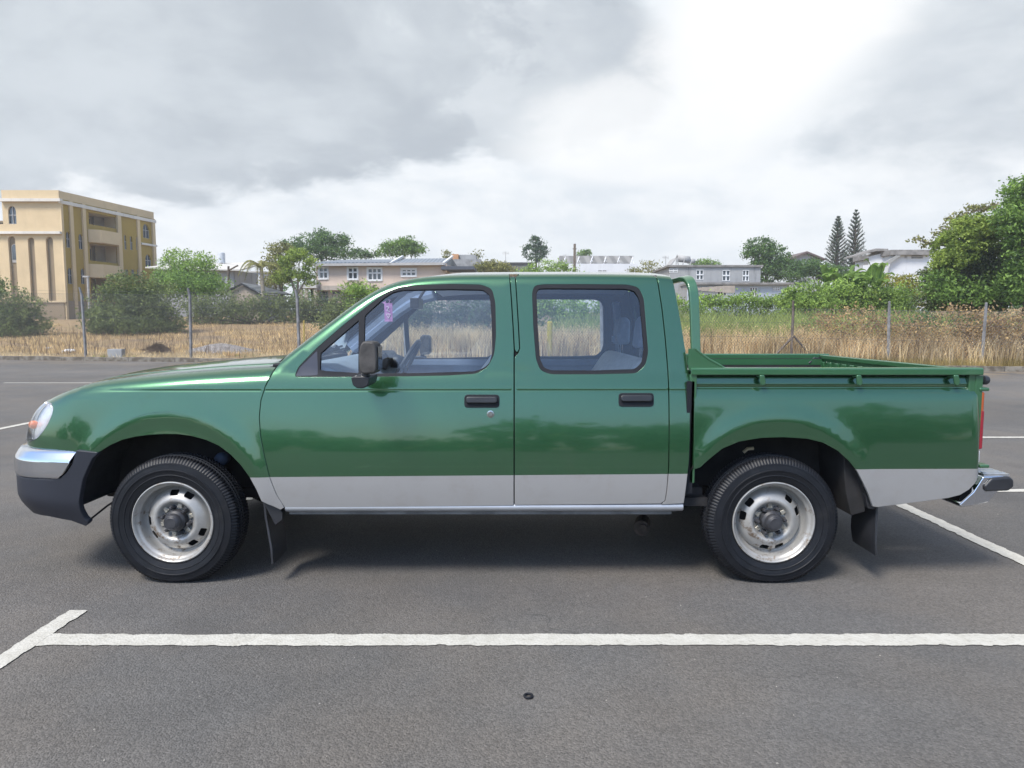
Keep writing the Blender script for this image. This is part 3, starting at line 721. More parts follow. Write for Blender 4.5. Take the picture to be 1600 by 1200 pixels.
# ---------------------------------------------------------------- bumpers
def M_bumper(s, z, off=0.):
    s = np.asarray(s, float); z = np.asarray(z, float); x, i, nx, ny = plan(s)
    w = smooth01((s-1.95)/.55)
    lowr = .075*smooth01((.44-z)/.22)*w+.03*smooth01((.42-z)/.2)
    e = -.012-.036*w+lowr+off
    return np.stack([x+nx*e, W0+i+ny*e, z+0*s], -1)
def M_bumper_solve(pts):
    S, Z = np.meshgrid(np.arange(1.5, 2.6, .004), np.arange(.15, .75, .004)); A, B = proj(M_bumper(S, Z)); out = []
    for a, b in pts:
        k = np.argmin((A-a)**2+(B-b)**2); out.append((float(S.flat[k]), float(Z.flat[k])))
    return out
SE = S_END-.0005
ch = M_bumper_solve([(115.5, 712), (108, 726), (99, 740), (90, 750)])
zc1 = M_bumper_solve([(60, 703.5)])[0][1]; ch[0] = (ch[0][0], zc1-.001); zc0 = ch[-1][1]
def M_chr(s, z, off=0.):
    P = M_bumper(s, z, off-.006); z = np.asarray(z, float); x, i, nx, ny = plan(s)
    rr = .022; d = np.clip(rr-(zc1-z), 0, rr); r1 = rr-np.sqrt(np.clip(rr*rr-d*d, 0, None)); d = np.clip(.018-(z-zc0), 0, .018); r2 = .018-np.sqrt(np.clip(.018**2-d*d, 0, None))
    # the upper half leans back like a chamfer
    lean = .62*np.clip(z-(zc1-.052), 0, 1)
    e = r1+r2*.8+lean
    P = P.copy(); P[..., 0] += nx*e; P[..., 1] += ny*e
    return P
cho = [(ch[0][0], zc1-.001), (SE, zc1-.001), (SE, zc0+.0005), (ch[-1][0], zc0+.0005)]+ch[::-1][1:-1]
exc = [(s, zc1-d) for s in np.linspace(1.9, SE, 60) for d in (.003, .008, .014, .02, .04, .052, .064)]+[(s, zc0+d) for s in np.linspace(1.9, SE, 60) for d in (.003, .008, .014)]
exc = [p for p in exc if p[0] > ch[0][0]+.02]
zbt = M_bumper_solve([(75, 806)])[0][1]
bb = M_bumper_solve([(152, 709), (143, 716), (136, 730), (129, 748), (124, 768), (122, 785), (125, 800), (131, 811), (137, 817), (133, 821), (112, 814), (76, 806)])
bo_ = bb+[(s, zbt) for s in np.linspace(bb[-1][0]+.05, SE, 14)]+[(SE, zc0-.004)]+[(ch[-1][0]+.03, zc0-.004)]+[(ch[-1][0]-.012, zc0+.004)]+[(s-.016, z) for s, z in ch[::-1][1:-1]]+[(ch[0][0]-.016, zc1-.002)]
fb = panel('front_bumper', M_bumper, bo_, [], M_bump, truck, h=.03, thick=.03, bead=.004)
panel('chrome_cap', M_chr, cho, [], M_chrome, fb, extra=exc, h=.03, thick=.02, bead=.002)
# top ledge of bumper
q = MB(); rows = []
for s in np.linspace(bb[0][0]+.03, SE, 30):
    a = M_chr(np.array([s]), np.array([zc1-.001]))[0]; x, i, nx, ny = plan(s)
    rows.append([tuple(a), (a[0]+float(nx)*.16, a[1]+float(ny)*.16, zc1+.012)])
V = [p for r in rows for p in r]; q.add(V, [(2*i, 2*i+1, 2*i+3, 2*i+2) for i in range(29)])
two(q, 'bumper_ledge', M_chrome, fb, smooth=True)
# rear step bumper
def rp(pxs, Y): return [at(a, b, Y) for a, b in pxs]
Yb = W0+.05
q = MB()
cpoly = rp([(1521, 769), (1533, 750), (1537, 744.5), (1569, 744), (1571, 748), (1560, 768), (1545, 785), (1530, 789), (1502, 793), (1499, 788.5)], Yb)
q.prism(cpoly, (0, 2*(YC-Yb), 0)); rb = q.build('rear_bumper', M_chrome, truck, bevel=.012, seg=3)
for sgn in (0, 1):
    q = MB(); q.prism(rp([(1550, 747), (1580, 745), (1585.5, 750), (1585.5, 761), (1577, 767.5), (1540, 769), (1537.5, 760)], Yb-.012), (0, .34, 0))
    q.build('corner_pad', M_black, rb, bevel=.012, seg=3, mirror=YC if sgn else None)
q = MB(); pl_ = rp([(1537, 741.5), (1568, 741.5)], Yb+.01); x0, x1 = pl_[0][0], pl_[1][0]+.03
q.box(x0, x1, Yb+.01, 2*YC-Yb-.01, pl_[0][2]-.008, pl_[0][2]+.003)
for k in range(40):
    y = Yb+.03+k*.04
    q.box(x0+.01, x1-.01, y, y+.018, pl_[0][2]+.003, pl_[0][2]+.007)
q.build('step_plate', mat('step plate', (.55, .56, .57), .3, .8, .1, 30), rb)
q = MB(); P0 = at(1520, 765, W0+.1); q.prism(rp([(1490, 766), (1538, 742), (1530, 758), (1512, 772), (1490, 776)], W0+.10), (0, 2*(YC-W0-.1), 0)); q.build('bumper_bracket', M_under, rb)
q = MB(); q.box(x1-.16, x1-.10, YC-.26, YC+.26, .50, .61); q.build('number_plate', M_white, rb, bevel=.003)

# ---------------------------------------------------------------- wheels
def rubber_extra(t, b, vec, c):
    s = t.n('ShaderNodeSeparateXYZ', {0: vec}).outputs
    d = t.ramp(t.noise(vec, 7., 6., .7), .5, .78, 0, .35)
    r = t.m('SQRT', t.m('ADD', t.m('MULTIPLY', s[0], s[0]), t.m('MULTIPLY', s[2], s[2])))
    g = t.m('MULTIPLY', d, t.ramp(r, .20, .31, .5, 1.))
    t.t.links.new(t.mix(g, c, (.055, .052, .05)), b.inputs['Base Color'])
M_tyre = mat('tyre rubber', (.008, .009, .012), .50, 0, .2, 20., spec=.32, extra=rubber_extra)
def rim_extra(t, b, vec, c):
    n = t.noise(vec, 22., 6., .7); n2 = t.noise(vec, 5., 5., .6)
    f = t.m('MULTIPLY', t.ramp(n, .50, .66), t.ramp(n2, .42, .62))
    c2 = t.mix(f, c, (.17, .12, .08)); t.t.links.new(c2, b.inputs['Base Color'])
    t.t.links.new(t.ramp(f, 0, 1, .42, .75), b.inputs['Roughness'])
M_rim = mat('steel rim silver', (.40, .39, .37), .45, .45, .12, 9., extra=rim_extra)
M_nut = mat('hub grease cap', (.045, .045, .05), .5, .2, .25, 30.)
M_rib = mat('hub brushed metal', (.38, .36, .31), .4, .6, .4, 60.)
R0 = .322
def make_wheel(c, ang=0.):
    root = empty('wheel', tuple(c)); root.parent = truck; root.location = Vector(c)-truck.location
    # tyre: theta x profile with tread blocks
    prof = [(.188, .045), (.196, .022), (.207, .011), (.208, .008), (.212, .008), (.213, .006), (.232, .000), (.234, -.003), (.2365, -.003), (.238, -.002), (.256, -.006), (.258, -.009), (.262, -.009), (.264, -.0055), (.287, -.002), (.2875, -.004), (.293, -.003), (.2935, .001), (.301, .006), (.308, .012)]
    n = 375; V = []; L = len(prof)
    tread = [(.314, .018), (.3195, .026), (.3205, .038), (.3215, .044), (.313, .047), (.313, .052), (.322, .055), (.3225, .066), (.313, .069), (.313, .074), (.3228, .077), (.3228, .086)]
    half = prof+tread; w = .098
    w = .088; full = half+[(r, 2*w-h) for r, h in half[::-1]]; M_ = len(full)
    for i in range(n):
        a = 2*math.pi*i/n
        for k, (r, h) in enumerate(full):
            r = r if r < .2 else .2+(r-.2)*1.03
            kk = min(k, M_-1-k); rr = r; hh = h
            blk = (i % 3) == 0
            kk -= 9
            if 10 <= kk <= 14 and blk: rr = min(r, .3165)-(.002 if kk < 12 else 0)
            if 8 <= kk <= 10 and blk: rr -= .0018; hh += .0010 if k < M_/2 else -.0010
            if 18 <= kk and (i % 3 == 1) and kk in (18, 19, 22): rr -= .006
            V.append((c[0]+rr*math.cos(a), c[1]+hh, c[2]+rr*math.sin(a)))
    V = np.array(V); V[:, 2] = .0005+(V[:, 2]+np.sqrt(V[:, 2]**2+.014**2))/2*np.where(V[:, 2] < .1, 1, 1)
    Fc = [(i*M_+k, ((i+1) % n)*M_+k, ((i+1) % n)*M_+k+1, i*M_+k+1) for i in range(n) for k in range(M_-1)]
    ty = link('tyre', V, Fc, M_tyre, root, smooth=True); ty.data.set_sharp_from_angle(angle=math.radians(38))
    # rim barrel, lathe
    q = MB()
    q.lathe([(.186, .055), (.196, .040), (.2035, .016), (.2025, .008), (.198, .0065), (.1935, .010), (.1905, .020), (.186, .026), (.180, .030), (.1765, .038), (.1745, .055), (.172, .075), (.160, .083), (.157, .15)], c, 'y', 96)
    rim = q.build('rim', M_rim, root, smooth=True, auto=50)
    # disc with slots
    def dep(r):
        return np.interp(r, [.03, .060, .078, .084, .095, .104, .110, .128, .142, .150, .158, .166], [.066, .066, .062, .050, .036, .034, .035, .046, .056, .066, .082, .092])
    circ = lambda R, n_=120: [(R*math.cos(2*math.pi*i/n_), R*math.sin(2*math.pi*i/n_)) for i in range(n_)]
    holes = [circ(.045, 40)]
    for g in range(3):
        for d in (-.27, .27):
            a = ang+g*2*math.pi/3+d; r0_, r1_ = .127, .152; w_ = .165
            sl = [(r0_, a-w_), (r0_, a+w_), (r1_, a+w_*.92), (r1_, a-w_*.92)]
            sl = [(r*math.cos(q_), r*math.sin(q_)) for r, q_ in sl]; holes.append(rnd(sl, .008, 3))
    vo, F3, loops = fill(dens(circ(.165), .009), [dens(h, .006) for h in holes], .0075)
    r = np.hypot(vo[:, 0], vo[:, 1]); th = np.arctan2(vo[:, 1], vo[:, 0])
    d = dep(r)-.0035*np.exp(-((r-.071)/.008)**2)*np.cos(6*th-6*(ang+.5))
    V = np.c_[c[0]+vo[:, 0], c[1]+d, c[2]+vo[:, 1]]; b0 = len(V); V = list(map(tuple, V)); Fq = [tuple(f) for f in F3]
    for lp in loops[1:]:
        k = len(lp); b0 = len(V)
        V += [V[i] for i in lp]+[(V[i][0], V[i][1]+.006, V[i][2]) for i in lp]
        Fq += [(b0+i, b0+(i+1) % k, b0+k+(i+1) % k, b0+k+i) for i in range(k)]
    nf = np.cross(np.subtract(V[Fq[0][1]], V[Fq[0][0]]), np.subtract(V[Fq[0][2]], V[Fq[0][0]]))
    disc = link('wheel_disc', V, Fq, M_rim, rim, smooth=True); disc.data.set_sharp_from_angle(angle=math.radians(50))
    q = MB(); q.lathe([(.0, .11), (.155, .11)], c, 'y', 32); q.build('brake_drum', M_under, rim)
    q = MB()
    for k in range(6):
        a = ang+.5+k*math.pi/3+math.pi/6; x, z = c[0]+.079*math.cos(a), c[2]+.079*math.sin(a); ra = Vector((math.cos(a), 0, math.sin(a))); tb = Vector((-math.sin(a), 0, math.cos(a)))
        p = Vector((x, c[1]+.064, z)); q.prism([p-ra*.018-tb*.013, p+ra*.012-tb*.009, p+ra*.012+tb*.009, p-ra*.018+tb*.013], (0, -.013, 0))
    q.build('hub_ribs', M_rib, rim, bevel=.003)
    for k in range(6):
        a = ang+.5+k*math.pi/3; x, z = c[0]+.066*math.cos(a), c[2]+.066*math.sin(a); q = MB()
        q.lathe([(0, .026), (.007, .027), (.0095, .032), (.0105, .046), (.0105, .055), (.015, .058), (.015, .064)], (x, c[1], z), 'y', 6); q.build('wheel_nut', M_nut, rim, bevel=.001)
    q = MB(); q.lathe([(0, -.012), (.026, -.012), (.030, -.009), (.032, -.010), (.036, -.006), (.041, .002), (.042, .020), (.047, .024), (.052, .030), (.053, .062)], c, 'y', 40)
    q.build('hub_cap', M_nut, rim, smooth=True, auto=35)
    return root
def copy_tree(o, parent=None):
    c = o.copy(); COL.objects.link(c)
    if parent: c.parent = parent
    for ch_ in list(o.children): copy_tree(ch_, c)
    return c
fw = make_wheel((FW[0], 3.27, .306), math.radians(78)); rw = make_wheel((RW[0], 3.27, .304), math.radians(155))
fw.rotation_euler.z = math.radians(-1.5)
for w_ in (fw, rw):
    f = copy_tree(w_); f.location.y = 2*YC-3.27-YC; f.rotation_euler.z = math.pi

# ---------------------------------------------------------------- wheel houses, mud flaps, running gear
def house(cx, cz, R, a0, a1, name, dep=.5, z_in=.36):
    q = MB(); n = 30; V = []
    for i in range(n+1):
        a = math.radians(a0+(a1-a0)*i/n)
        for y in (W0+.022, W0+dep): V.append((cx+R*math.cos(a), y, max(z_in+.03, cz+R*math.sin(a))))
    q.add(V, [(2*i, 2*i+1, 2*i+3, 2*i+2) for i in range(n)])
    b = [(cx+R*math.cos(math.radians(a0+(a1-a0)*i/n)), W0+dep, max(z_in, cz+R*math.sin(math.radians(a0+(a1-a0)*i/n)))) for i in range(n+1)]
    q.add(b+[(b[-1][0], W0+dep, z_in), (b[0][0], W0+dep, z_in)], [tuple(range(len(b)+2))])
    return two(q, name, M_under, truck)
house(FW[0]+.005, .38, .475, -8, 200, 'front_wheel_house', .40, .36)
house(RW[0]-.01, .36, .455, -4, 184, 'rear_wheel_house', .34, .42)
for (x, y0, y1, zt_, zb_, sw) in ((at(415, 800, 3.3)[0], 3.275, 3.49, .475, .10, .035), (at(1366, 800, 3.3)[0], 3.275, 3.50, .53, .145, -.004)):
    q = MB(); s_ = 1
    pts = [(x-.005, zt_), (x+.005, (zt_+zb_)/2+.05), (x+.0+sw, zb_+.09), (x+sw+.004, zb_)]
    V = []; n = 10
    for k in range(n+1):
        u = k/n; xx = np.interp(u, [0, .4, .8, 1], [p[0] for p in pts]); z = zt_+(zb_-zt_)*u
        ya = y0+.012*math.sin(u*5); yb2 = y1-.06*max(0, u-.7)
        V += [(xx-.005, ya, z), (xx+.005, ya, z), (xx+.005+.006*math.sin(u*6), yb2, z), (xx-.005+.006*math.sin(u*6), yb2, z)]
    Fc = [(4*k+a, 4*k+(a+1) % 4, 4*k+4+(a+1) % 4, 4*k+4+a) for k in range(n) for a in range(4)]+[(3, 2, 1, 0), (4*n, 4*n+1, 4*n+2, 4*n+3)]
    q.add(V, Fc); two(q, 'mud_flap', M_black, truck, smooth=True, auto=40)
q = MB(); q.prism(rp([(402, 768), (410, 781), (421, 782), (432, 790), (441, 800), (441, 812), (430, 820), (414, 790)], W0+.02), (0, .03, 0)); two(q, 'flap_bracket', M_black, truck, bevel=.005)
q = MB(); q.prism(rp([(1349, 760), (1364, 760), (1370, 775), (1372, 790), (1366, 797), (1356, 795)], W0+.03), (0, .06, 0)); two(q, 'flap_bracket', M_black, truck, bevel=.006)
q = MB(); q.prism(rp([(1318, 706), (1334, 724), (1346, 745), (1352, 775), (1352, 800), (1330, 806), (1322, 770), (1319, 740)], W0+.06), (0, .28, 0)); two(q, 'inner_fender', M_under, truck, bevel=.006)
q = MB()
for y in (3.66, 2*YC-3.74): q.box(-2.35, 2.25, y, y+.08, .40, .52)
for x in (-2.2, -1.2, -.3, .6, 1.2, 2.1): q.box(x, x+.07, 3.66, 2*YC-3.66, .42, .50)
q.build('chassis_frame', M_under, truck)
q = MB(); q.box(-1.2, .97, 3.33, 2*YC-3.33, .375, .415); q.build('underfloor', M_under, truck)
q = MB(); q.tube([(RW[0], 3.4, .305), (RW[0], 2*YC-3.4, .305)], .045, 12); q.lathe([(0, -.13), (.08, -.1), (.13, 0), (.08, .1), (0, .13)], (RW[0], YC, .305), 'y', 16); q.build('rear_axle', M_under, truck, smooth=True)
q = MB(); q.tube([(-1.4, YC, .40), (RW[0], YC, .33)], .04, 10); q.box(-1.4, -.6, YC-.17, YC+.17, .28, .42); q.box(-2.3, -1.7, YC-.3, YC+.3, .30, .60); q.build('drive_train', M_under, truck, bevel=.02)
q = MB(); q.tube([(FW[0], 3.4, .30), (FW[0], 2*YC-3.4, .30)], .035, 10); q.box(FW[0]-.3, FW[0]+.3, 3.62, 2*YC-3.62, .34, .40); q.build('front_suspension', M_under, truck, bevel=.01)
M_rust = mat('rusty steel', (.055, .042, .035), .8, .1, .5, 20.)
q = MB(); ys = 3.60
for k, (l0, l1) in enumerate(((-.62, .52), (-.42, .36), (-.28, .24))):
    pts = [(RW[0]+l, ys+.03, .335-.012*k+.05*(l/.6)**2) for l in np.linspace(l0, l1, 14)]
    q.tube(pts, .03, 4, sq=(1., .2))
q.tube([(RW[0]+.52, ys, .33), (RW[0]+.52, ys+.06, .33)], .026, 10); q.tube([(RW[0]+.52, ys+.03, .34), (RW[0]+.60, ys+.03, .43)], .015, 8); q.tube([(RW[0]-.62, ys, .385), (RW[0]-.62, ys+.06, .385)], .03, 10)
two(q, 'leaf_spring', M_rust, truck)
P0 = at(1006, 822, 3.62); q = MB(); q.tube([(P0[0]-.02, 3.58, P0[2]), (P0[0]+.01, 3.70, P0[2])], .042, 14); q.tube([(P0[0]-.02, 3.56, P0[2]), (P0[0]+.0, 3.60, P0[2])], .026, 12); q.build('spring_hanger', M_rust, truck, smooth=False)
q = MB(); q.tube([(-1.2, 4.55, .36), (.9, 4.55, .34), (1.2, 4.6, .40), (2.0, 4.6, .36), (2.2, 4.62, .36)], .03, 10); q.lathe([(.0, -.3), (.08, -.28), (.08, .28), (0, .3)], (.3, 4.55, .34), 'x', 14); q.build('exhaust', M_rust, truck)
# thin sway-bar rod in front of the wheel
q = MB(); q.tube([at(133, 818, 3.4), at(168, 790, 3.45), at(200, 770, 3.5)], .005, 6); q.build('tie_rod', M_under, truck)
P0 = at(1168, 703, 3.4); q = MB(); q.tube([(P0[0]-.02, P0[1], P0[2]-.012), (P0[0], P0[1], P0[2]+.006), (P0[0]+.03, P0[1], P0[2]+.008)], .009, 6); q.build('wiring_clip', mat('brass clip', (.4, .34, .22), .4, .5), truck)
P0 = at(347, 717, 3.55); q = MB(); q.lathe([(0, -.04), (.03, -.035), (.036, 0), (.03, .04)], P0, 'y', 14); q.build('shock_mount', mat('blue grey bracket', (.07, .10, .16), .5), truck, smooth=True)

# things hanging from the inside mirror / windscreen
P0 = at(607, 488, 4.12)
q = MB(); q.box(P0[0]-.024, P0[0]+.024, P0[1]-.003, P0[1]+.003, P0[2]-.055, P0[2]+.055); q.tube([(P0[0], P0[1], P0[2]+.05), (P0[0]+.02, 4.15, P0[2]+.10)], .0015, 5)
fr_ = q.build('air_freshener', mat('purple card', (.42, .16, .45), .6, col2=(.6, .3, .6), scale=40.), None)
tag(fr_, 'small purple scented card hanging behind the front side window of the green truck', 'air freshener')
q = MB()   # pale marks like hand lettering on the card
for k, (a, b, c_, d) in enumerate(((-.010, .036, .004, .028), (.004, .028, -.008, .012), (-.008, .012, .008, .004), (-.012, -.012, 0., -.036), (0., -.036, .012, -.012), (.012, -.012, -.012, -.012))):
    q.tube([(P0[0]+a, P0[1]-.0045, P0[2]+b), (P0[0]+c_, P0[1]-.0045, P0[2]+d)], .0022, 5)
q.build('card_print', mat('card print', (.85, .75, .85), .6, var=.02), fr_)
q = MB(); P0 = at(521, 536, 3.72); q.lathe([(0, -.008), (.012, -.006), (.014, 0), (.012, .006), (0, .008)], (P0[0], P0[1], P0[2]-.012), 'y', 16); q.box(P0[0]-.004, P0[0]+.004, P0[1]-.003, P0[1]+.003, P0[2], P0[2]+.018)
q.build('suction_hook', M_white, truck, smooth=True)
# ================================================================ GROUND
def kerb_y(x): return 21.35-.196*x           # where the asphalt meets the kerb
def asphalt_extra(t, b, vec, c):
    p = t.n('ShaderNodeNewGeometry').outputs['Position']
    v1 = t.n('ShaderNodeTexVoronoi', {'Vector': p, 'Scale': 130.}); v2 = t.n('ShaderNodeTexVoronoi', {'Vector': p, 'Scale': 210.})
    g1 = t.n('ShaderNodeSeparateColor', {0: v1.outputs['Color']}).outputs[0]; g2 = t.n('ShaderNodeSeparateColor', {0: v2.outputs['Color']}).outputs[1]
    big = t.noise(p, .35, 4., .55); mid = t.noise(p, 3.5, 5., .6)
    stone = t.m('ADD', t.m('MULTIPLY', g1, .6), t.m('MULTIPLY', g2, .4))
    k = t.m('MULTIPLY', t.ramp(stone, .1, .95, .70, 1.32, False), t.m('MULTIPLY', t.ramp(big, .3, .7, .84, 1.15), t.ramp(mid, .3, .7, .95, 1.06)))
    tint = t.mix(t.ramp(t.noise(p, 1.1, 3.), .35, .65), (.117, .105, .093), (.100, .095, .090))
    col = t.mix(1., tint, t.n('ShaderNodeCombineColor', {0: k, 1: k, 2: k}).outputs[0], 'MULTIPLY')
    # sandy dust washed out along the kerb, oil drips
    s = t.n('ShaderNodeSeparateXYZ', {0: p}).outputs
    kd = t.m('SUBTRACT', t.m('MULTIPLY_ADD', s[0], -.196, 21.35), s[1])
    dust = t.m('MULTIPLY', t.ramp(kd, 3.5, 0., 0., 1.), t.ramp(t.noise(p, .8, 5., .6), .35, .6))
    dust = t.m('MULTIPLY', dust, t.ramp(s[0], -6., 14., .35, 1.))
    col = t.mix(dust, col, (.22, .165, .10))
    oil = t.ramp(t.noise(p, .9, 2., .4), .62, .74, 0., .45); col = t.mix(oil, col, (.055, .052, .05))
    cr = t.n('ShaderNodeTexVoronoi', {'Vector': t.n('ShaderNodeVectorMath', {0: p, 1: t.n('ShaderNodeTexNoise', {'Vector': p, 'Scale': 1.5, 'Detail': 5.}).outputs['Color']}, operation='ADD').outputs[0], 'Scale': .22}, feature='DISTANCE_TO_EDGE').outputs[0]
    crack = t.m('MULTIPLY', t.ramp(cr, .0016, .0, 0., .7), t.ramp(t.noise(p, .25, 2.), .48, .55))
    col = t.mix(crack, col, (.04, .038, .036))
    t.t.links.new(col, b.inputs['Base Color'])
    h = t.m('ADD', t.m('MULTIPLY', v1.outputs['Distance'], -1.), t.m('MULTIPLY', v2.outputs['Distance'], -.6))
    bp = t.n('ShaderNodeBump', {'Strength': .55, 'Distance': .006, 'Height': h}); t.t.links.new(bp.outputs[0], b.inputs['Normal'])
M_asph = mat('asphalt', (.12, .115, .11), .82, extra=asphalt_extra)
ax0, ax1 = -60., 60.
V = [(ax0, -45, 0), (ax1, -45, 0), (ax1, kerb_y(ax1), 0), (ax0, kerb_y(ax0), 0)]
tag(link('asphalt_lot', V, [(0, 1, 2, 3)], M_asph), kind='structure')
def terr(x, y):
    d = np.clip(y-kerb_y(x), 0, None)
    h = .11+1.75*smooth01(d/34.)+.03*np.clip(d-30, 0, 400)
    return h+.03*np.sin(x*.7)*np.sin(y*.5)*np.clip(d/4, 0, 1)
def terrain_extra(t, b, vec, c):
    p = t.n('ShaderNodeNewGeometry').outputs['Position']
    a = t.noise(p, .35, 6., .65); b2 = t.noise(p, 4., 5., .7); c3 = t.noise(p, 1.3, 4., .6)
    col = t.mix(t.ramp(b2, .3, .7), (.20, .125, .058), (.36, .26, .135))
    col = t.mix(t.m('MULTIPLY', t.ramp(a, .52, .64), .7), col, (.17, .125, .085))
    col = t.mix(t.m('MULTIPLY', t.ramp(c3, .58, .68), .55), col, (.12, .14, .04))
    t.t.links.new(col, b.inputs['Base Color'])
    bp = t.n('ShaderNodeBump', {'Strength': .8, 'Distance': .06, 'Height': b2}); t.t.links.new(bp.outputs[0], b.inputs['Normal'])
M_field = mat('dry field', (.3, .2, .1), .95, extra=terrain_extra)
nx_, ny_ = 120, 80; V = []
xs = np.linspace(-1, 1, nx_+1); xs = np.sign(xs)*(np.abs(xs)*70+np.abs(xs)**4*360); ds = np.concatenate([np.linspace(0, 45, 56), 45+np.linspace(0, 1, 26)[1:]**2.2*380])
for d in ds:
    for x in xs:
        y = kerb_y(np.clip(x, -59, 59))+.17+d; V.append((x, y, float(terr(x, y)) if d < 100 else float(terr(x, kerb_y(x)+100))*1.0+0*(d-100)))
V = np.array(V); n1_ = len(xs)
V[:, 2] = [float(.11+1.75*smooth01(d/34.)+.03*min(max(d-30, 0), 90)+.03*np.sin(x*.7)*np.sin(d*.5)*min(d/4, 1)) for d in ds for x in xs]
def terr(x, y):
    x = np.asarray(x, float); d = np.clip(y-(21.35-.196*np.clip(x, -59, 59))-.17, 0, None)
    return .11+1.75*smooth01(d/34.)+.03*np.clip(d-30, 0, 90)
Fc = [(i*n1_+j, i*n1_+j+1, (i+1)*n1_+j+1, (i+1)*n1_+j) for i in range(len(ds)-1) for j in range(n1_-1)]
tag(link('field_ground', V, Fc, M_field, smooth=True), kind='structure')
tag(link('ground', [(-440, -440, -.30), (440, -440, -.30), (440, 470, -.30), (-440, 470, -.30)], [(0, 1, 2, 3)], M_field), kind='structure')
def kerb_extra(t, b, vec, c):
    p = t.n('ShaderNodeNewGeometry').outputs['Position']; s = t.n('ShaderNodeSeparateXYZ', {0: p}).outputs
    br = t.m('FRACT', t.m('DIVIDE', s[0], .9)); j = t.m('LESS_THAN', br, .02)
    col = t.mix(t.ramp(t.noise(p, 5., 5., .65), .38, .66), (.085, .07, .052), (.20, .18, .15)); col = t.mix(j, col, (.03, .028, .025))
    t.t.links.new(col, b.inputs['Base Color'])
M_kerb = mat('kerb concrete', (.2, .18, .15), .9, extra=kerb_extra, bump=0)
q = MB(); V = []; n = 240
for i in range(n+1):
    x = ax0+(ax1-ax0)*i/n; y = kerb_y(x)
    j = .008*math.sin(i*1.7)+.006*math.sin(i*.61)
    V += [(x, y-.004+j, -.02), (x, y+.012+j, .125+j), (x, y+.03, .14+j), (x, y+.165, .142+j), (x, y+.18, .0)]
q.add(V, [(5*i+k, 5*i+5+k, 5*i+6+k, 5*i+1+k) for i in range(n) for k in range(4)]); tag(q.build('kerb', M_kerb), kind='structure')
# painted bay lines, ragged edges
def line_extra(t, b, vec, c):
    p = t.n('ShaderNodeNewGeometry').outputs['Position']
    a = t.noise(p, 14., 6., .7); v1 = t.n('ShaderNodeTexVoronoi', {'Vector': p, 'Scale': 95.}); d = t.ramp(t.noise(p, 55., 4., .7), .54, .68)
    col = t.mix(t.ramp(a, .3, .75), (.50, .48, .43), (.40, .38, .33)); col = t.mix(t.m('MULTIPLY', d, .5), col, (.25, .235, .2))
    t.t.links.new(col, b.inputs['Base Color'])
    bp = t.n('ShaderNodeBump', {'Strength': .4, 'Distance': .005, 'Height': v1.outputs['Distance']}); t.t.links.new(bp.outputs[0], b.inputs['Normal'])
M_line = mat('line paint', (.6, .58, .52), .75, extra=line_extra)
def pline(x0, y0, x1, y1, w, z=.004, jit=.0055):
    a = np.array([x0, y0]); b = np.array([x1, y1]); L = np.hypot(*(b-a)); d = (b-a)/L; nrm = np.array([-d[1], d[0]]); n = int(L/.010)+2
    rr = np.random.default_rng(int(abs(x0*97+y0*31)*10)+3); V = []
    def jitter():
        w1 = rr.normal(0, 1, n); k1 = np.convolve(w1, np.ones(5)/5, 'same')*1.1+w1*.28; sp = (rr.random(n) < .03)*rr.normal(0, 1.6, n); sp = np.convolve(sp, np.ones(4)/2.2, 'same'); sl = np.convolve(rr.normal(0, 1, n), np.ones(60)/60, 'same')[:n]*2.2; return (k1+sp+sl)*jit*.8
    ja, jb = jitter(), jitter()
    for i in range(n):
        p = a+d*L*i/(n-1); V.append(tuple(p+nrm*(w/2+ja[i]))+(z,)); V.append(tuple(p-nrm*(w/2+jb[i]))+(z,))
    o = link('parking_line', V, [(2*i, 2*i+1, 2*i+3, 2*i+2) for i in range(n-1)], M_line); tag(o, kind='structure')
ya = gp(800, 992)[1]; yb = gp(800, 1009.5)[1]; yl = (ya+yb)/2; lw = ya-yb
capx = (gp(104, 957)[0]+gp(133, 957)[0])/2; capw = gp(133, 957)[0]-gp(104, 957)[0]
xa_ = gp(1405, 790)[0]+.02
pline(capx+capw/2-.01, yl, 6.5, yl, lw)
for k in range(-3, 6):
    y = yl+2.5*k
    if k != 0: pline(capx+capw/2, y, xa_-.05, y, .09)
    pline(capx, y-.29, capx, y+.285, capw, .0045)
    if k > 0: pline(xa_+.05, y, xa_+4.55-(.35 if k == 3 else 0), y, .09)
pline(xa_, yl-1.2, xa_, yl+13.5, .095, .0046)
pline(-6.28, 3.6, -6.28, 17., .10, .0046)
for k in (3,): pline(-6.33, 7.5+2.5*k, -11.2, 7.5+2.5*k, .10)

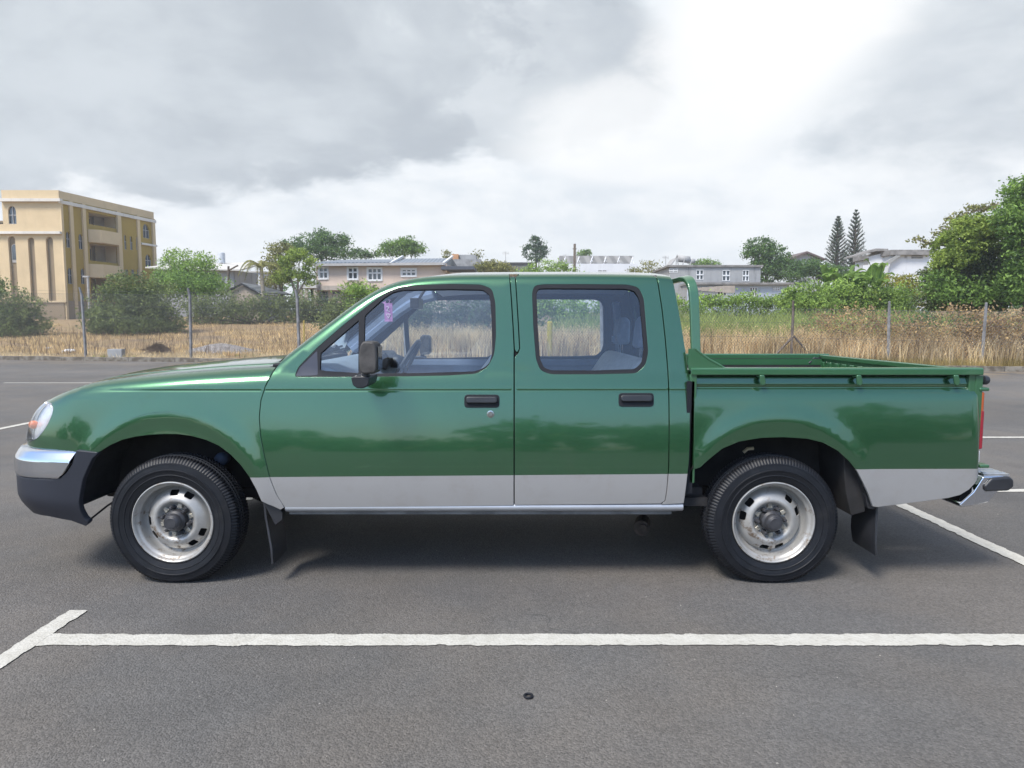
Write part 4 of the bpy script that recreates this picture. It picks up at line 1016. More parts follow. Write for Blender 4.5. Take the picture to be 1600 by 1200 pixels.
# ================================================================ FOLIAGE
def leaf_mat(name, col, col2=None, isl=.45, rough=.6, trans=.25):
    def ex(t, b, vec, c):
        b.inputs['Transmission Weight'].default_value = 0
    m = mat(name, col, rough, 0, .22, 1.2, col2=col2, island=isl, spec=.35)
    nt = m.node_tree; b = next(n for n in nt.nodes if n.type == 'BSDF_PRINCIPLED'); out = next(n for n in nt.nodes if n.type == 'OUTPUT_MATERIAL')
    src = b.inputs['Base Color'].links[0].from_socket; tr = nt.nodes.new('ShaderNodeBsdfTranslucent'); nt.links.new(src, tr.inputs[0])
    mx = nt.nodes.new('ShaderNodeMixShader'); mx.inputs[0].default_value = .42; nt.links.new(b.outputs[0], mx.inputs[1]); nt.links.new(tr.outputs[0], mx.inputs[2]); nt.links.new(mx.outputs[0], out.inputs[0])
    return m
def leaves_mesh(centers, size, rng, aspect=.5, droop=.0, up=.35):
    n = len(centers); nrm = rng.normal(size=(n, 3)); nrm[:, 2] += up; nrm /= np.linalg.norm(nrm, axis=1, keepdims=True)
    a = rng.normal(size=(n, 3)); a[:, 2] -= droop; a -= (a*nrm).sum(1, keepdims=True)*nrm; a /= np.linalg.norm(a, axis=1, keepdims=True)
    b = np.cross(nrm, a); s = size*rng.uniform(.6, 1.35, (n, 1))
    A, B = a*s, b*s*aspect
    P = np.stack([centers-A*.5, centers+B*.5-nrm*s*.06, centers+A*.5, centers-B*.5-nrm*s*.06], 1).reshape(-1, 3)
    return P, np.arange(4*n).reshape(-1, 4)
def crown_points(lobes, n, rng, clump=.22, fillf=.25, per=26, flat=0):
    """leaf centres gathered in clumps over the lobes' surfaces"""
    L = np.array(lobes, float); vol = L[:, 3]*L[:, 4]+L[:, 4]*L[:, 5]+L[:, 3]*L[:, 5]; w = vol/vol.sum()
    nc = max(3, n//per); k = rng.choice(len(L), nc, p=w); d = rng.normal(size=(nc, 3)); d /= np.linalg.norm(d, axis=1, keepdims=True)
    r = np.where(rng.random(nc) < fillf, rng.uniform(.2, .85, nc), rng.uniform(.86, 1.06, nc))[:, None]
    c = L[k, :3]+d*L[k, 3:6]*r
    R = L[:, 3:6].mean(); cs_ = rng.uniform(.6, 1.5, (len(c), 1))
    kk = rng.integers(0, len(c), n); off = rng.normal(size=(n, 3))*clump*R*cs_[kk]*np.array([1, 1, .62]); return c[kk]+off
M_bark = mat('bark', (.10, .078, .058), .95, 0, .35, 8., bump=.6, bscale=20)
M_barkp = mat('pale bark', (.26, .22, .17), .95, 0, .3, 8.)
LM = {
 'dark': leaf_mat('leaves dark green', (0.067, 0.138, 0.045), (0.128, 0.224, 0.067)),
 'mango': leaf_mat('leaves deep green', (0.093, 0.138, 0.056), (0.194, 0.247, 0.093)),
 'mid': leaf_mat('leaves mid green', (0.105, 0.202, 0.048), (0.194, 0.314, 0.075)),
 'lime': leaf_mat('leaves lime green', (.17, .27, .05), (.29, .38, .09)),
 'fresh': leaf_mat('leaves fresh green', (0.164, 0.284, 0.060), (0.284, 0.419, 0.105)),
 'olive': leaf_mat('leaves olive', (0.169, 0.195, 0.065), (0.273, 0.273, 0.104)),
 'brown': leaf_mat('dry vine leaves', (.36, .25, .14), (.48, .37, .20)),
 'grey': leaf_mat('park leaves', (.13, .17, .085), (.19, .22, .11)),
 'yellow': leaf_mat('leaves yellow flowers', (0.390, 0.325, 0.039), (0.208, 0.260, 0.052)),
 'pine': leaf_mat('needles', (0.042, 0.072, 0.044), (0.065, 0.111, 0.058)),
 'blue': leaf_mat('leaves bluish', (0.065, 0.117, 0.072), (0.117, 0.182, 0.104)),
}
def plant(name, label, cat, lobes, n, size, lm, trunk=None, group=None, seed=1, clump=.2, fillf=.3, parts=True, aspect=.5, per=26, droop=0, bark=None, extra_leaves=None, up=.35):
    """lobes: (x,y,z,rx,ry,rz) world; trunk: list of (x,y,z,r) polylines"""
    rng = np.random.default_rng(seed); L = np.array(lobes); cx, cy = L[:, 0].mean(), L[:, 1].mean()
    g0 = float(terr(cx, cy)); root = empty(name, (cx, cy, g0), label, cat, group)
    if cat in ('shrub', 'bush', 'hedge') and parts:
        lobes = list(lobes); g_ = [float(terr(l[0], l[1])) for l in lobes]
        lobes += [(l[0], l[1], (g+l[2])/2-.05, l[3]*.96, l[4]*.9, max(.15, (l[2]-g)/2+.12)) for l, g in zip(lobes, g_) if l[2]-g < 4]; n = int(n*1.35)
    pts = crown_points(lobes, n, rng, clump, fillf, per)
    pts = pts[pts[:, 2] > terr(pts[:, 0], pts[:, 1])+.02]
    P, Fc = leaves_mesh(pts, size, rng, aspect, droop, up)
    link('crown', P, Fc, LM[lm], root)
    q = MB()
    if trunk is None and cat in ('shrub', 'bush', 'hedge'):
        for k_ in range(0, len(lobes), 2): l = lobes[k_]; q.tube([(cx, cy, g0-.1), (cx*.3+l[0]*.7, l[1], (g0+l[2])/2), (l[0], l[1]+.1, l[2])], [.05, .035, .01], 5)
    elif trunk is None:
        zt_ = L[:, 2].max(); base = (cx, cy, g0-.1)
        q.tube([base, (cx+.1, cy, (g0+zt_)/2), (cx, cy, zt_)], [.16, .12, .05], 7)
        for l in lobes: q.tube([(cx+.05, cy, g0+(l[2]-g0)*.45), ((cx+l[0])/2, (cy+l[1])/2, g0+(l[2]-g0)*.8), (l[0], l[1], l[2]+l[5]*.5)], [.08, .05, .015], 6)
    else:
        for tr in trunk: q.tube([p[:3] for p in tr], [p[3] for p in tr], 7)
    q.build('trunk', bark or M_bark, root, smooth=True)
    return root
def plobe(px_, py_, Y, rpx, rpy, depth=None):
    """lobe from a place in the picture: centre pixel, distance, radii in pixels"""
    x, y, z = at(px_, py_, Y); k = Y/FPX; rx_ = rpx*k; return (x, y, z, rx_, depth or rx_*.9, rpy*k)
# ---------------------------------------------------------------- trees and shrubs of the field
def PL(Y, *t_): return [plobe(a, b, Y, c, d) for a, b, c, d in t_]
rb_ = lambda *a: None
plant('shrub', 'broad dark shrub cut by the left edge of the photo, behind the wire fence', 'shrub', PL(39, (12, 480, 34, 36), (45, 492, 28, 30), (-20, 470, 34, 42), (20, 500, 45, 22)), 9000, .15, 'mango', seed=11, clump=.16)
plant('shrub', 'big round dark shrub in front of the tan building', 'shrub', PL(40, (205, 466, 44, 34), (170, 485, 36, 34), (248, 484, 38, 32), (212, 497, 62, 24), (160, 500, 26, 18), (195, 450, 36, 20), (235, 455, 30, 20)), 21000, .15, 'mango', seed=12, clump=.16)
plant('vine_hedge', 'low tangle of dark vines behind the left fence', 'hedge', PL(47, *[(310+i*21, 477+4*math.sin(i*2.1), 22, 15+3*math.sin(i)) for i in range(10)]), 9000, .16, 'mango', seed=13, clump=.3, per=14)
plant('vine_hedge', 'low dark bushes in front of the peach house', 'hedge', PL(47.5, (505, 482, 20, 14), (480, 487, 16, 10), (525, 478, 14, 14)), 2500, .16, 'blue', seed=14, clump=.3)
plant('shrub', 'rounded bush seen above the hood line, in front of the peach house', 'shrub', PL(36, (556, 462, 26, 18), (585, 472, 26, 22), (540, 482, 28, 20), (520, 492, 22, 14), (610, 490, 40, 26)), 9000, .14, 'mango', seed=15, clump=.2)
plant('shrub_on_field', 'brighter green crown of the bush in front of the peach house', 'shrub', PL(35.2, (560, 452, 24, 9), (585, 459, 20, 10)), 2600, .14, 'fresh', seed=16, clump=.25)
plant('feathery_tree', 'loose feathery green tree right of the tan building', 'tree', PL(52, (285, 405, 22, 15), (320, 412, 18, 14), (268, 432, 26, 16), (300, 430, 34, 20), (325, 440, 22, 16), (262, 412, 12, 8)), 7500, .19, 'fresh', seed=17, clump=.26, per=16, aspect=.4)
plant('feathery_tree', 'darker low mass under the feathery tree', 'tree', PL(50, (275, 440, 30, 18), (300, 448, 44, 16), (335, 450, 22, 12)), 6500, .18, 'mid', seed=18, clump=.3)
plant('bushy_tree', 'yellow green tree with bare forked trunk left of the peach house', 'tree', PL(50, (464, 398, 16, 9), (484, 412, 13, 11), (448, 410, 12, 9), (456, 428, 20, 9), (482, 436, 11, 9), (440, 434, 10, 8)), 4600, .18, 'lime', trunk=[[at(466, 482, 50)+(.14,), at(464, 460, 50)+(.12,), at(452, 432, 50)+(.05,), at(447, 415, 50)+(.02,)], [at(464, 462, 50)+(.10,), at(478, 436, 50)+(.05,), at(484, 415, 50)+(.02,)], [at(465, 460, 50)+(.08,), at(466, 430, 50)+(.05,), at(468, 405, 50)+(.02,)]], seed=19, clump=.28, bark=M_barkp)
plant('bushy_tree', 'tall loose olive tree between the palm and the yellow green tree', 'tree', PL(54, (438, 390, 16, 10), (430, 410, 16, 12), (445, 425, 18, 16), (425, 440, 18, 14), (447, 400, 10, 14)), 4500, .18, 'olive', seed=20, clump=.26, per=18)
plant('leafy_tree', 'tall dark green tree rising behind the peach house, left end of its roof', 'tree', PL(75, (490, 380, 30, 14), (520, 377, 24, 13), (500, 368, 12, 9), (532, 385, 12, 12), (460, 385, 18, 10), (505, 395, 40, 10)), 9000, .24, 'dark', seed=21, clump=.2)
plant('leafy_tree', 'small dark tree just behind the left grey roof', 'tree', PL(80, (560, 397, 16, 7), (583, 398, 10, 5)), 1300, .24, 'dark', seed=22, clump=.3)
plant('leafy_tree', 'round dark tree behind the middle of the peach house', 'tree', PL(78, (625, 387, 26, 12), (605, 391, 14, 9), (650, 390, 14, 9), (636, 378, 14, 7)), 5200, .23, 'mid', seed=23, clump=.22)
plant('leafy_tree', 'small green tree at the right gable of the peach house', 'tree', PL(80, (700, 408, 9, 14), (745, 402, 6, 10)), 900, .24, 'olive', seed=24, clump=.35)
plant('conical_tree', 'upright dark conifer like tree against the white sky', 'tree', PL(85, (836, 396, 17, 12), (838, 382, 12, 10), (838, 373, 6, 6), (826, 392, 8, 10), (848, 390, 8, 10)), 4200, .2, 'blue', seed=25, clump=.2)
plant('bush', 'bright green bush showing over the middle of the truck roof', 'bush', PL(60, (848, 418, 22, 10), (872, 420, 18, 9), (830, 424, 20, 7), (890, 424, 14, 6)), 3800, .18, 'fresh', seed=26, clump=.24)
plant('bush', 'olive bush showing over the truck roof above the door pillar', 'bush', PL(62, (768, 416, 20, 9), (790, 421, 16, 7), (750, 420, 12, 6)), 2600, .18, 'olive', seed=27, clump=.25)
plant('bush', 'grey green bush above the rear end of the truck roof', 'bush', PL(62, (1014, 419, 17, 9), (1030, 424, 14, 6), (995, 424, 12, 5)), 2200, .18, 'olive', seed=28, clump=.25)
plant('leafy_tree', 'dark crown just above the panel roof of the white building', 'tree', PL(110, (913, 397, 9, 6)), 700, .3, 'mid', seed=29, clump=.3)
plant('leafy_tree', 'low dark tree line behind the grey concrete house', 'tree', PL(95, (1096, 411, 16, 5), (1112, 413, 12, 4)), 1100, .26, 'mid', seed=30, clump=.3)
plant('leafy_tree', 'big dome shaped dark tree beside the grey concrete house', 'tree', PL(68, (1188, 388, 24, 15), (1206, 402, 26, 18), (1225, 420, 24, 16), (1198, 422, 26, 18), (1172, 396, 10, 8)), 12000, .2, 'dark', seed=31, clump=.16)
plant('leafy_tree', 'dark spreading trees in front of the gabled house', 'tree', PL(66, (1262, 418, 22, 12), (1290, 424, 24, 12), (1245, 430, 20, 14), (1318, 428, 20, 12)), 8000, .2, 'dark', seed=32, clump=.18)
plant('bush', 'dense rounded light green bush left of the braced fence post', 'bush', PL(36, (1262, 458, 34, 17), (1240, 466, 22, 16), (1290, 466, 22, 16), (1262, 474, 48, 12)), 11000, .13, 'fresh', seed=33, clump=.13, per=18)
plant('bush', 'dark green bush under the banana plants behind the right fence', 'bush', PL(38, (1330, 462, 28, 20), (1370, 466, 30, 18), (1400, 470, 26, 14)), 7500, .15, 'mid', seed=34, clump=.2)
plant('bush', 'pale green leafy mass below the banana plants behind the right fence', 'bush', PL(36.5, (1312, 452, 24, 14), (1348, 455, 28, 15), (1388, 458, 28, 13)), 7000, .15, 'fresh', seed=47, clump=.2)
plant('flowering_bush', 'bush with yellow orange leaves below the white house', 'bush', PL(40, (1395, 442, 22, 10), (1420, 440, 16, 10), (1375, 440, 12, 8), (1430, 455, 16, 14)), 5000, .13, 'yellow', seed=35, clump=.24)
plant('leafy_tree', 'large dark leafy tree filling the right side behind the fence', 'tree', PL(30, (1520, 425, 52, 48), (1535, 455, 50, 34), (1475, 440, 30, 34), (1560, 400, 40, 50), (1470, 465, 34, 20)), 26000, .15, 'mango', seed=36, clump=.14)
plant('brightening_leaves', 'lighter leaves added to brighten the shaded foot of the large dark tree', 'bush', PL(28.4, (1470, 448, 26, 22), (1520, 458, 32, 18), (1572, 448, 30, 28), (1610, 440, 26, 34)), 5200, .14, 'mid', seed=48, clump=.26, per=14, parts=False)  # added leaf layer, coloured lighter to lift the tree's shaded foot
plant('leafy_tree', 'rounded lime green crown on top of the large dark tree', 'tree', PL(28.6, (1518, 364, 34, 26), (1494, 390, 32, 26), (1543, 358, 26, 20), (1480, 410, 22, 20)), 15000, .13, 'lime', seed=37, clump=.12, trunk=[[at(1510, 470, 31)+(.2,), at(1510, 390, 30)+(.05,)]])
plant('leafy_tree', 'tallest tree, cut by the right edge of the photo', 'tree', PL(27, (1600, 300, 26, 22), (1590, 340, 34, 30), (1610, 390, 34, 40), (1640, 330, 50, 60), (1605, 440, 34, 34)), 17000, .14, 'mid', seed=38, clump=.16)
plant('leafy_tree', 'thin twiggy tree with sparse leaves leaning left of the lime crown', 'tree', PL(31, (1455, 382, 14, 5), (1480, 362, 16, 10), (1500, 340, 18, 9), (1525, 326, 16, 5), (1545, 322, 14, 5), (1432, 375, 8, 4)), 1100, .15, 'olive', seed=39, clump=.3, per=7, trunk=[[at(1500, 440, 29)+(.10,), at(1485, 385, 29)+(.05,), at(1455, 381, 29)+(.02,), at(1428, 373, 29)+(.01,)], [at(1500, 430, 29)+(.09,), at(1495, 360, 29)+(.04,), at(1512, 334, 29)+(.025,), at(1560, 318, 29)+(.01,)], [at(1490, 390, 29)+(.04,), at(1478, 355, 29)+(.01,)]])
plant('weed_bank', 'low bright green weeds below the grey concrete house', 'bush', PL(40, *[(1100+i*18, 470+2.5*math.sin(i*1.3), 15, 9+2*math.sin(i*2.)) for i in range(9)]), 6500, .15, 'fresh', seed=40, clump=.3, per=12)
plant('vine_hedge', 'brown withered vines hanging over the right fence', 'hedge', [(x, kerb_y(x)+1.25, 1.25+.12*math.sin(x*2), .8, .25, .42) for x in np.arange(9.5, 20, .9)], 9000, .09, 'brown', seed=41, clump=.34, per=14, parts=False)
plant('vine_hedge', 'dark reddish creeper on the right end of the fence', 'hedge', [(x, kerb_y(x)+1.05, 1.2, .7, .25, .45) for x in np.arange(13.6, 18, .8)], 5000, .09, 'brown', seed=42, clump=.3)
plant('bush', 'small dark green shrub caught behind the right fence wire', 'bush', [(at(1437, 506, 21.3)[0], 21.3, 1.3, .55, .4, .35)], 1500, .09, 'dark', seed=43, clump=.3)
plant('bush', 'green climber on the fence between its two right posts', 'bush', [(at(1515, 505, 20.5)[0], 20.5, 1.3, .4, .35, .35), (at(1505, 520, 20.5)[0], 20.5, 1.1, .35, .3, .2)], 1100, .09, 'dark', seed=44, clump=.3)
plant('vine_hedge', 'high dark vine bank seen through the front side window', 'hedge', PL(32, *[(600+i*22, 488+5*math.sin(i*1.7), 24, 22+3*math.sin(i*2.3)) for i in range(9)]), 9000, .15, 'blue', seed=45, clump=.25, per=16)
plant('bush', 'leafy green bush seen through the rear side window', 'bush', PL(33, (850, 478, 30, 22), (895, 484, 30, 18), (935, 480, 26, 20), (980, 480, 30, 20), (1040, 480, 30, 18), (1085, 478, 26, 14)), 8500, .15, 'fresh', seed=46, clump=.2)

# norfolk pines: whorls of rising branches
def pine(label, px_, ytop, ybase, Y, seed, wpx):
    rng = np.random.default_rng(seed); x, y, zt_ = at(px_, ytop, Y); zb_ = at(px_, ybase, Y)[2]; g0 = float(terr(x, y))
    root = empty('norfolk_pine', (x, y, g0), label, 'tree', 'norfolk pines on the skyline'); q = MB()
    q.tube([(x, y, g0-.2), (x, y, zb_), (x, y, zt_)], [.35, .22, .03], 8); q.build('trunk', M_bark, root, smooth=True)
    P = []; N_ = 17; wmax = wpx*Y/FPX; b = MB()
    for i in range(N_):
        u = i/(N_-1); z = zb_-1.2+(zt_-zb_+1.0)*u; R = wmax*(1-u)**.8*(1.0 if i % 2 else .86)+.12; m2 = 7
        for k in range(m2):
            a = 2*math.pi*(k+rng.random()*.5)/m2+i; rise = .55+.35*u
            tip = np.array([x+R*math.cos(a), y+R*math.sin(a), z+R*rise])
            base = np.array([x, y, z]); mid = (base+tip)/2-np.array([0, 0, R*.10]); b.tube([base, mid, tip], [.06, .045, .02], 4)
            for v in np.linspace(.25, 1.05, int(7+14*R)):
                p = (1-v)**2*base+2*v*(1-v)*mid+v*v*tip
                for _ in range(3): P.append(p+rng.normal(size=3)*np.array([.05, .05, .05])*(.6+.4*R)+np.array([0, 0, .05]))
    b.build('branches', M_bark, root)
    Pm, Fc = leaves_mesh(np.array(P), .22, rng, .2, -1.2, 0.); link('crown', Pm, Fc, LM['pine'], root)
pine('shorter of the two pointed pines on the skyline', 1310, 338, 408, 78, 51, 19)
pine('taller of the two pointed pines on the skyline', 1338, 328, 418, 78, 52, 20)
# palm and banana plants
def frond(q, base, a, L, rise, droop, w, rng, leaf=.35):
    pts = []; n = 12
    for i in range(n):
        u = i/(n-1); r = L*u; pts.append(Vector((base[0]+r*math.cos(a)*(1-.15*u), base[1]+r*math.sin(a)*(1-.15*u), base[2]+rise*math.sin(u*2.0)-droop*u**2.2)))
    q.tube(pts, [.03*(1-i/n)+.006 for i in range(n)], 4)
    for i in range(1, n):
        d = (pts[i]-pts[i-1]).normalized(); sd_ = d.cross(Vector((0, 0, 1))).normalized()
        for s in (-1, 1):
            for f in (0, .5):
                p = pts[i-1].lerp(pts[i], f); l = w*math.sin(math.pi*min(1, .12+i/n*.9))*rng.uniform(.85, 1.1)
                t_ = p+sd_*s*l*.8+d*l*.45+Vector((0, 0, -l*leaf)); e = d*.045
                q.add([p-e, p+e, t_], [(0, 1, 2)])
def palm(label, px_, py_, Y, L, seed, nfr, lm='mid', ybase=None):
    rng = random.Random(seed); x, y, z = at(px_, py_, Y); g0 = float(terr(x, y)); root = empty('palm_tree', (x, y, g0), label, 'palm tree')
    q = MB(); q.tube([(x-.15, y, g0-.1), (x+.1, y, (g0+z)/2), (x, y, z)], [.16, .13, .12], 8); q.build('trunk', M_barkp, root, smooth=True)
    q = MB()
    for i in range(nfr): frond(q, (x, y, z), i*2.399+.3, L*rng.uniform(.85, 1.1), L*rng.uniform(.25, .5), L*rng.uniform(.35, .9), L*.22, rng)
    q.build('crown', LM[lm], root)
palm('palm tree with arching drooping fronds left of the olive tree', 408, 418, 48, 1.9, 3, 13, 'olive')
palm('feathery palm among the bushes left of the white house', 1350, 432, 41, 1.5, 5, 12, 'fresh')
def banana(label, px_, py_, Y, L, seed, n=12):
    rng = random.Random(seed); x, y, z = at(px_, py_, Y); g0 = float(terr(x, y)); root = empty('banana_plant', (x, y, g0), label, 'banana plant', 'banana plants behind the right fence')
    q = MB(); q.tube([(x, y, g0-.1), (x, y, z)], [.14, .08], 8); q.build('stem', LM['lime'], root, smooth=True); q = MB()
    for i in range(n):
        a = i*2.399+rng.uniform(-.5, .5); le = L*rng.uniform(.7, 1.25); sp = rng.uniform(.35, .85); ri = rng.uniform(.55, 1.25); pts = []; m2 = 9
        for k in range(m2): u = k/(m2-1); pts.append(Vector((x+le*u*math.cos(a)*sp, y+le*u*math.sin(a)*sp, z+le*ri*math.sin(u*1.7)-le*.3*u*u)))
        V = []; 
        for k in range(m2):
            u = k/(m2-1); d = (pts[min(k+1, m2-1)]-pts[max(k-1, 0)]).normalized(); s = d.cross(Vector((0, 0, 1))).normalized(); w = .19*L*math.sin(math.pi*min(1, .05+u*.95))**.6*rng.uniform(.75, 1)+.01
            V += [pts[k]+s*w+Vector((0, 0, w*.35)), pts[k], pts[k]-s*w+Vector((0, 0, w*.35))]
        q.add(V, [(3*k+j, 3*k+j+1, 3*k+4+j, 3*k+3+j) for k in range(m2-1) for j in (0, 1)])
    q.build('leaf_crown', LM['mid'], root)
for i, (a, b_, l, lab) in enumerate(((1292, 440, 1.25, 'banana plant nearest the dome shaped dark tree'), (1318, 446, 1.3, 'banana plant below the shorter pine'), (1345, 448, 1.5, 'banana plant between the taller pine and the white house'), (1368, 438, 1.1, 'banana plant against the wall of the white house'))):
    banana(lab, a, b_+(8, 12, 9, 14)[i], 39-i*.9, l*(.9, 1.2, 1., 1.25)[i], 60+i)

rng = np.random.default_rng(77); lob = []
for i in range(150):
    p_ = -350+i*15.5+rng.uniform(-6, 6); Y_ = rng.uniform(100, 128); yt = 449+5*math.sin(i*.55)+rng.uniform(-4, 4)+(6 if 560 < p_ < 1040 else 0)
    x_, _, zt_ = at(p_, yt, Y_); lob.append((x_, Y_, zt_-2.2, 2.2, 2.0, 2.4)); lob.append((x_+1, Y_-2, zt_-4.6, 2.4, 2.0, 2.6))
P_, F_ = leaves_mesh(crown_points(lob, 34000, rng, .25, .3, 14), .62, rng, .7)
tag(link('distant_woods', P_, F_, LM['dark']), kind='stuff')

# ================================================================ BUILDINGS
class Fac:
    """vertical wall plane through two ground points"""
    def __init__(s, a, b):
        s.a = np.array(a, float); s.b = np.array(b, float); s.L = np.hypot(*(s.b-s.a)); s.d = (s.b-s.a)/s.L; n = np.array([s.d[1], -s.d[0]])
        s.n = n if (n*-s.a).sum() > 0 else -n
    def loc(s, px_, py_):
        r = ray(px_, py_); nn = s.n; k = (s.a*nn).sum()/(r[0]*nn[0]+r[1]*nn[1]); p = np.array([r[0]*k, r[1]*k]); return float(((p-s.a)*s.d).sum()), CH+r[2]*k
    def P(s, u, z, o=0.): q_ = s.a+s.d*u+s.n*o; return (float(q_[0]), float(q_[1]), float(z))
    def box(s, mb, u0, u1, z0, z1, o0, o1):
        V = [s.P(u, z, o) for u in (u0, u1) for o in (o0, o1) for z in (z0, z1)]
        return mb.add(V, [(0, 1, 3, 2), (4, 6, 7, 5), (0, 4, 5, 1), (2, 3, 7, 6), (0, 2, 6, 4), (1, 5, 7, 3)])
    def pbox(s, mb, x0, y0, x1, y1, o0, o1):
        u0, z1 = s.loc(x0, y0); u1, z0 = s.loc(x1, y1); return s.box(mb, min(u0, u1), max(u0, u1), z0, z1, o0, o1)
def wallmat(name, col, var=.07, streak=.25, rough=.9):
    def ex(t, b, vec, c):
        mp = t.n('ShaderNodeMapping', {'Vector': vec, 'Scale': (1.2, 1.2, .18)}).outputs[0]
        f = t.ramp(t.noise(mp, 2.2, 6., .65), .50, .75, 0., streak)
        t.t.links.new(t.mix(f, c, tuple(v*.38 for v in col)), b.inputs['Base Color'])
    return mat(name, col, rough, 0, var, .5, extra=ex)
M_win = mat('window glass', (.05, .06, .075), .12, 0, .5, 1.5, spec=.7)
M_wwin = mat('white window frame', (.62, .62, .62), .6, 0, .05)
M_grey = mat('grey frame', (.35, .34, .33), .7)
def pointed(u0, u1, z0, z1, k=.45, n=7):
    """pointed arch outline"""
    w = u1-u0; zs = z1-w*(.5+k*.4); out = [(u0, z0), (u1, z0), (u1, zs)]
    for i in range(1, n): a = i/n; out.append((u1-w/2*(a**1.7), zs+(z1-zs)*math.sin(a*math.pi/2)**.9))
    out.append(((u0+u1)/2, z1))
    for i in range(n-1, 0, -1): a = i/n; out.append((u0+w/2*(a**1.7), zs+(z1-zs)*math.sin(a*math.pi/2)**.9))
    out.append((u0, zs)); return out
def roundt(u0, u1, z0, z1, n=8):
    r = (u1-u0)/2; zs = z1-r; c = (u0+u1)/2
    return [(u0, z0), (u1, z0)]+[(c+r*math.cos(math.pi*i/n), zs+r*math.sin(math.pi*i/n)) for i in range(n+1)]
def wall(fac, outline, holes, m, par, name='wall', thick=.22, off=0.):
    Mw = lambda s, z, o=0.: np.stack([fac.a[0]+fac.d[0]*s+fac.n[0]*(off-o), fac.a[1]+fac.d[1]*s+fac.n[1]*(off-o), z+0*s], -1)
    Mw.__name__ = 'wall'
    return panel(name, Mw, outline, holes, m, par, h=50., thick=thick, bead=.0, both=False, dn=100., outward=(fac.n[0], fac.n[1], 0))[0]
def window(fac, shape, par, nu=2, nz=2, fm=None, setb=.12, bar=.05, cross=None):
    """pane set back in the opening and a frame with glazing bars"""
    us = [p[0] for p in shape]; zs = [p[1] for p in shape]; u0, u1, z0, z1 = min(us), max(us), min(zs), max(zs)
    fr = MB()
    for i in range(nu+1): u = u0+(u1-u0)*i/nu; fac.box(fr, max(u0, u-bar/2), min(u1, u+bar/2), z0, z1 if len(shape) == 4 or 0 < i < nu else z0+(z1-z0)*.6, -setb, -setb+.05)
    for z in ([z0+(z1-z0)*i/nz for i in range(nz+1)] if cross is None else [z0, z0+(z1-z0)*cross, z1]):
        if len(shape) > 4 and z > z1-.01: continue
        fac.box(fr, u0, u1, max(z0, z-bar/2), min(z1, z+bar/2), -setb+.051, -setb+.06+.03)
    f = fr.build('window', fm or M_wwin, par)
    pn = MB(); pn.add([fac.P(u, z, -setb-.02) for u, z in shape], [tuple(range(len(shape)))]); pn.build('pane', M_win, f)
    return f
def prect(fac, x0, y0, x1, y1):
    u0, z1 = fac.loc(x0, y0); u1, z0 = fac.loc(x1, y1); return min(u0, u1), max(u0, u1), z0, z1
def rectp(u0, u1, z0, z1): return [(u0, z0), (u1, z0), (u1, z1), (u0, z1)]
# --- the tan building with pointed arches
M_tan = wallmat('cream render', (.56, .43, .26), streak=.12); M_gold = wallmat('ochre render', (.34, .23, .045), streak=.12); M_taup = wallmat('brown grey render', (.24, .185, .12), streak=.1); M_trimw = wallmat('pale trim', (.62, .58, .52), streak=.3)
tb = empty('apartment_building', (-40, 62, 1.5), 'three storey cream and ochre building with pointed arch windows and white roof band', 'building')
YB = 58.; fA = Fac((at(-140, 400, YB)[0], YB), (at(97, 400, YB)[0], YB)); xk = at(97, 400, YB)[0]
far_x = at(243, 400, 69.)[0]; fB = Fac((xk, YB), (far_x, 69.))
zg = 1.0; zA = fA.loc(50, 297)[1]; zB = zA
uL = fA.loc(5, 350)[0]; zl = fA.loc(20, 348)[1]; zl2 = fA.loc(20, 362)[1]
h = []
w1 = pointed(*[f(fA) for f in ()]) if 0 else None
a1 = pointed(*prect(fA, 12, 322, 26, 350)[:2], *prect(fA, 12, 322, 26, 350)[2:])
slots = [roundt(*prect(fA, x0, y0, x1, 470)) for x0, x1, y0 in ((-38, -26, 371), (-15, 3, 371), (12, 29.5, 369), (43, 59, 371), (71, 88, 370))]
uR = fA.L
wall(fA, [(0, zg), (uR, zg), (uR, zA), (uL, zA), (uL, zl), (0, zl)], [a1]+slots, M_tan, tb)
window(fA, a1, tb, fm=M_grey)
q = MB(); fA.box(q, 0, uR, zg, zl+.2, -.5, -.23); q.build('recess_wall', M_taup, tb)
for x0, x1, y0, y1 in ((15, 27, 381, 410), (-12, 2, 376, 410)):
    sh = pointed(*prect(fA, x0, y0, x1, y1)); q = MB(); q.prism([fA.P(u, z, -.225) for u, z in sh], (0, -.05, 0)); f_ = q.build('window', M_grey, tb); q = MB(); q.prism([fA.P(*p, -.16) for p in win_in(sh, .8)], (0, -.01, 0)); q.build('pane', M_win, f_)
q = MB(); fA.box(q, uL-.0, uR+.3, fA.loc(50, 315.5)[1], fA.loc(50, 311)[1], .0, .35); fA.box(q, 0, uR+.1, fA.loc(50, 366)[1], fA.loc(50, 362)[1], .0, .3); q.build('cornice', M_trimw, tb)
q = MB(); zq = fA.loc(80, 472)[1]; fA.box(q, 0, uR+.2, zq-.1, zq, .0, .12); fA.box(q, 0, uR, zg-1.5, zq-.1, .0, .06); 
q.build('plinth', M_taup, tb)
# right hand side: bays
def fx(x): return fB.loc(x, 430)[0]
def fz(x, y): return fB.loc(x, y)[1]
zt = fB.loc(97, 299)[1]; zband = fz(160, 325); z0b = zg-1.5
q = MB(); fB.box(q, 0, fB.L, zband, zt, -.3, .0)
for x0, x1, o in ((97, 102, .15), (113, 118, .12), (132.5, 137, .15), (186, 191.5, .15), (217, 221, .12), (240, 244, .15)): fB.box(q, max(0, fx(x0)), min(fB.L, fx(x1)), z0b, zband, -.1, o)
pil = q.build('pilaster', M_tan, tb)
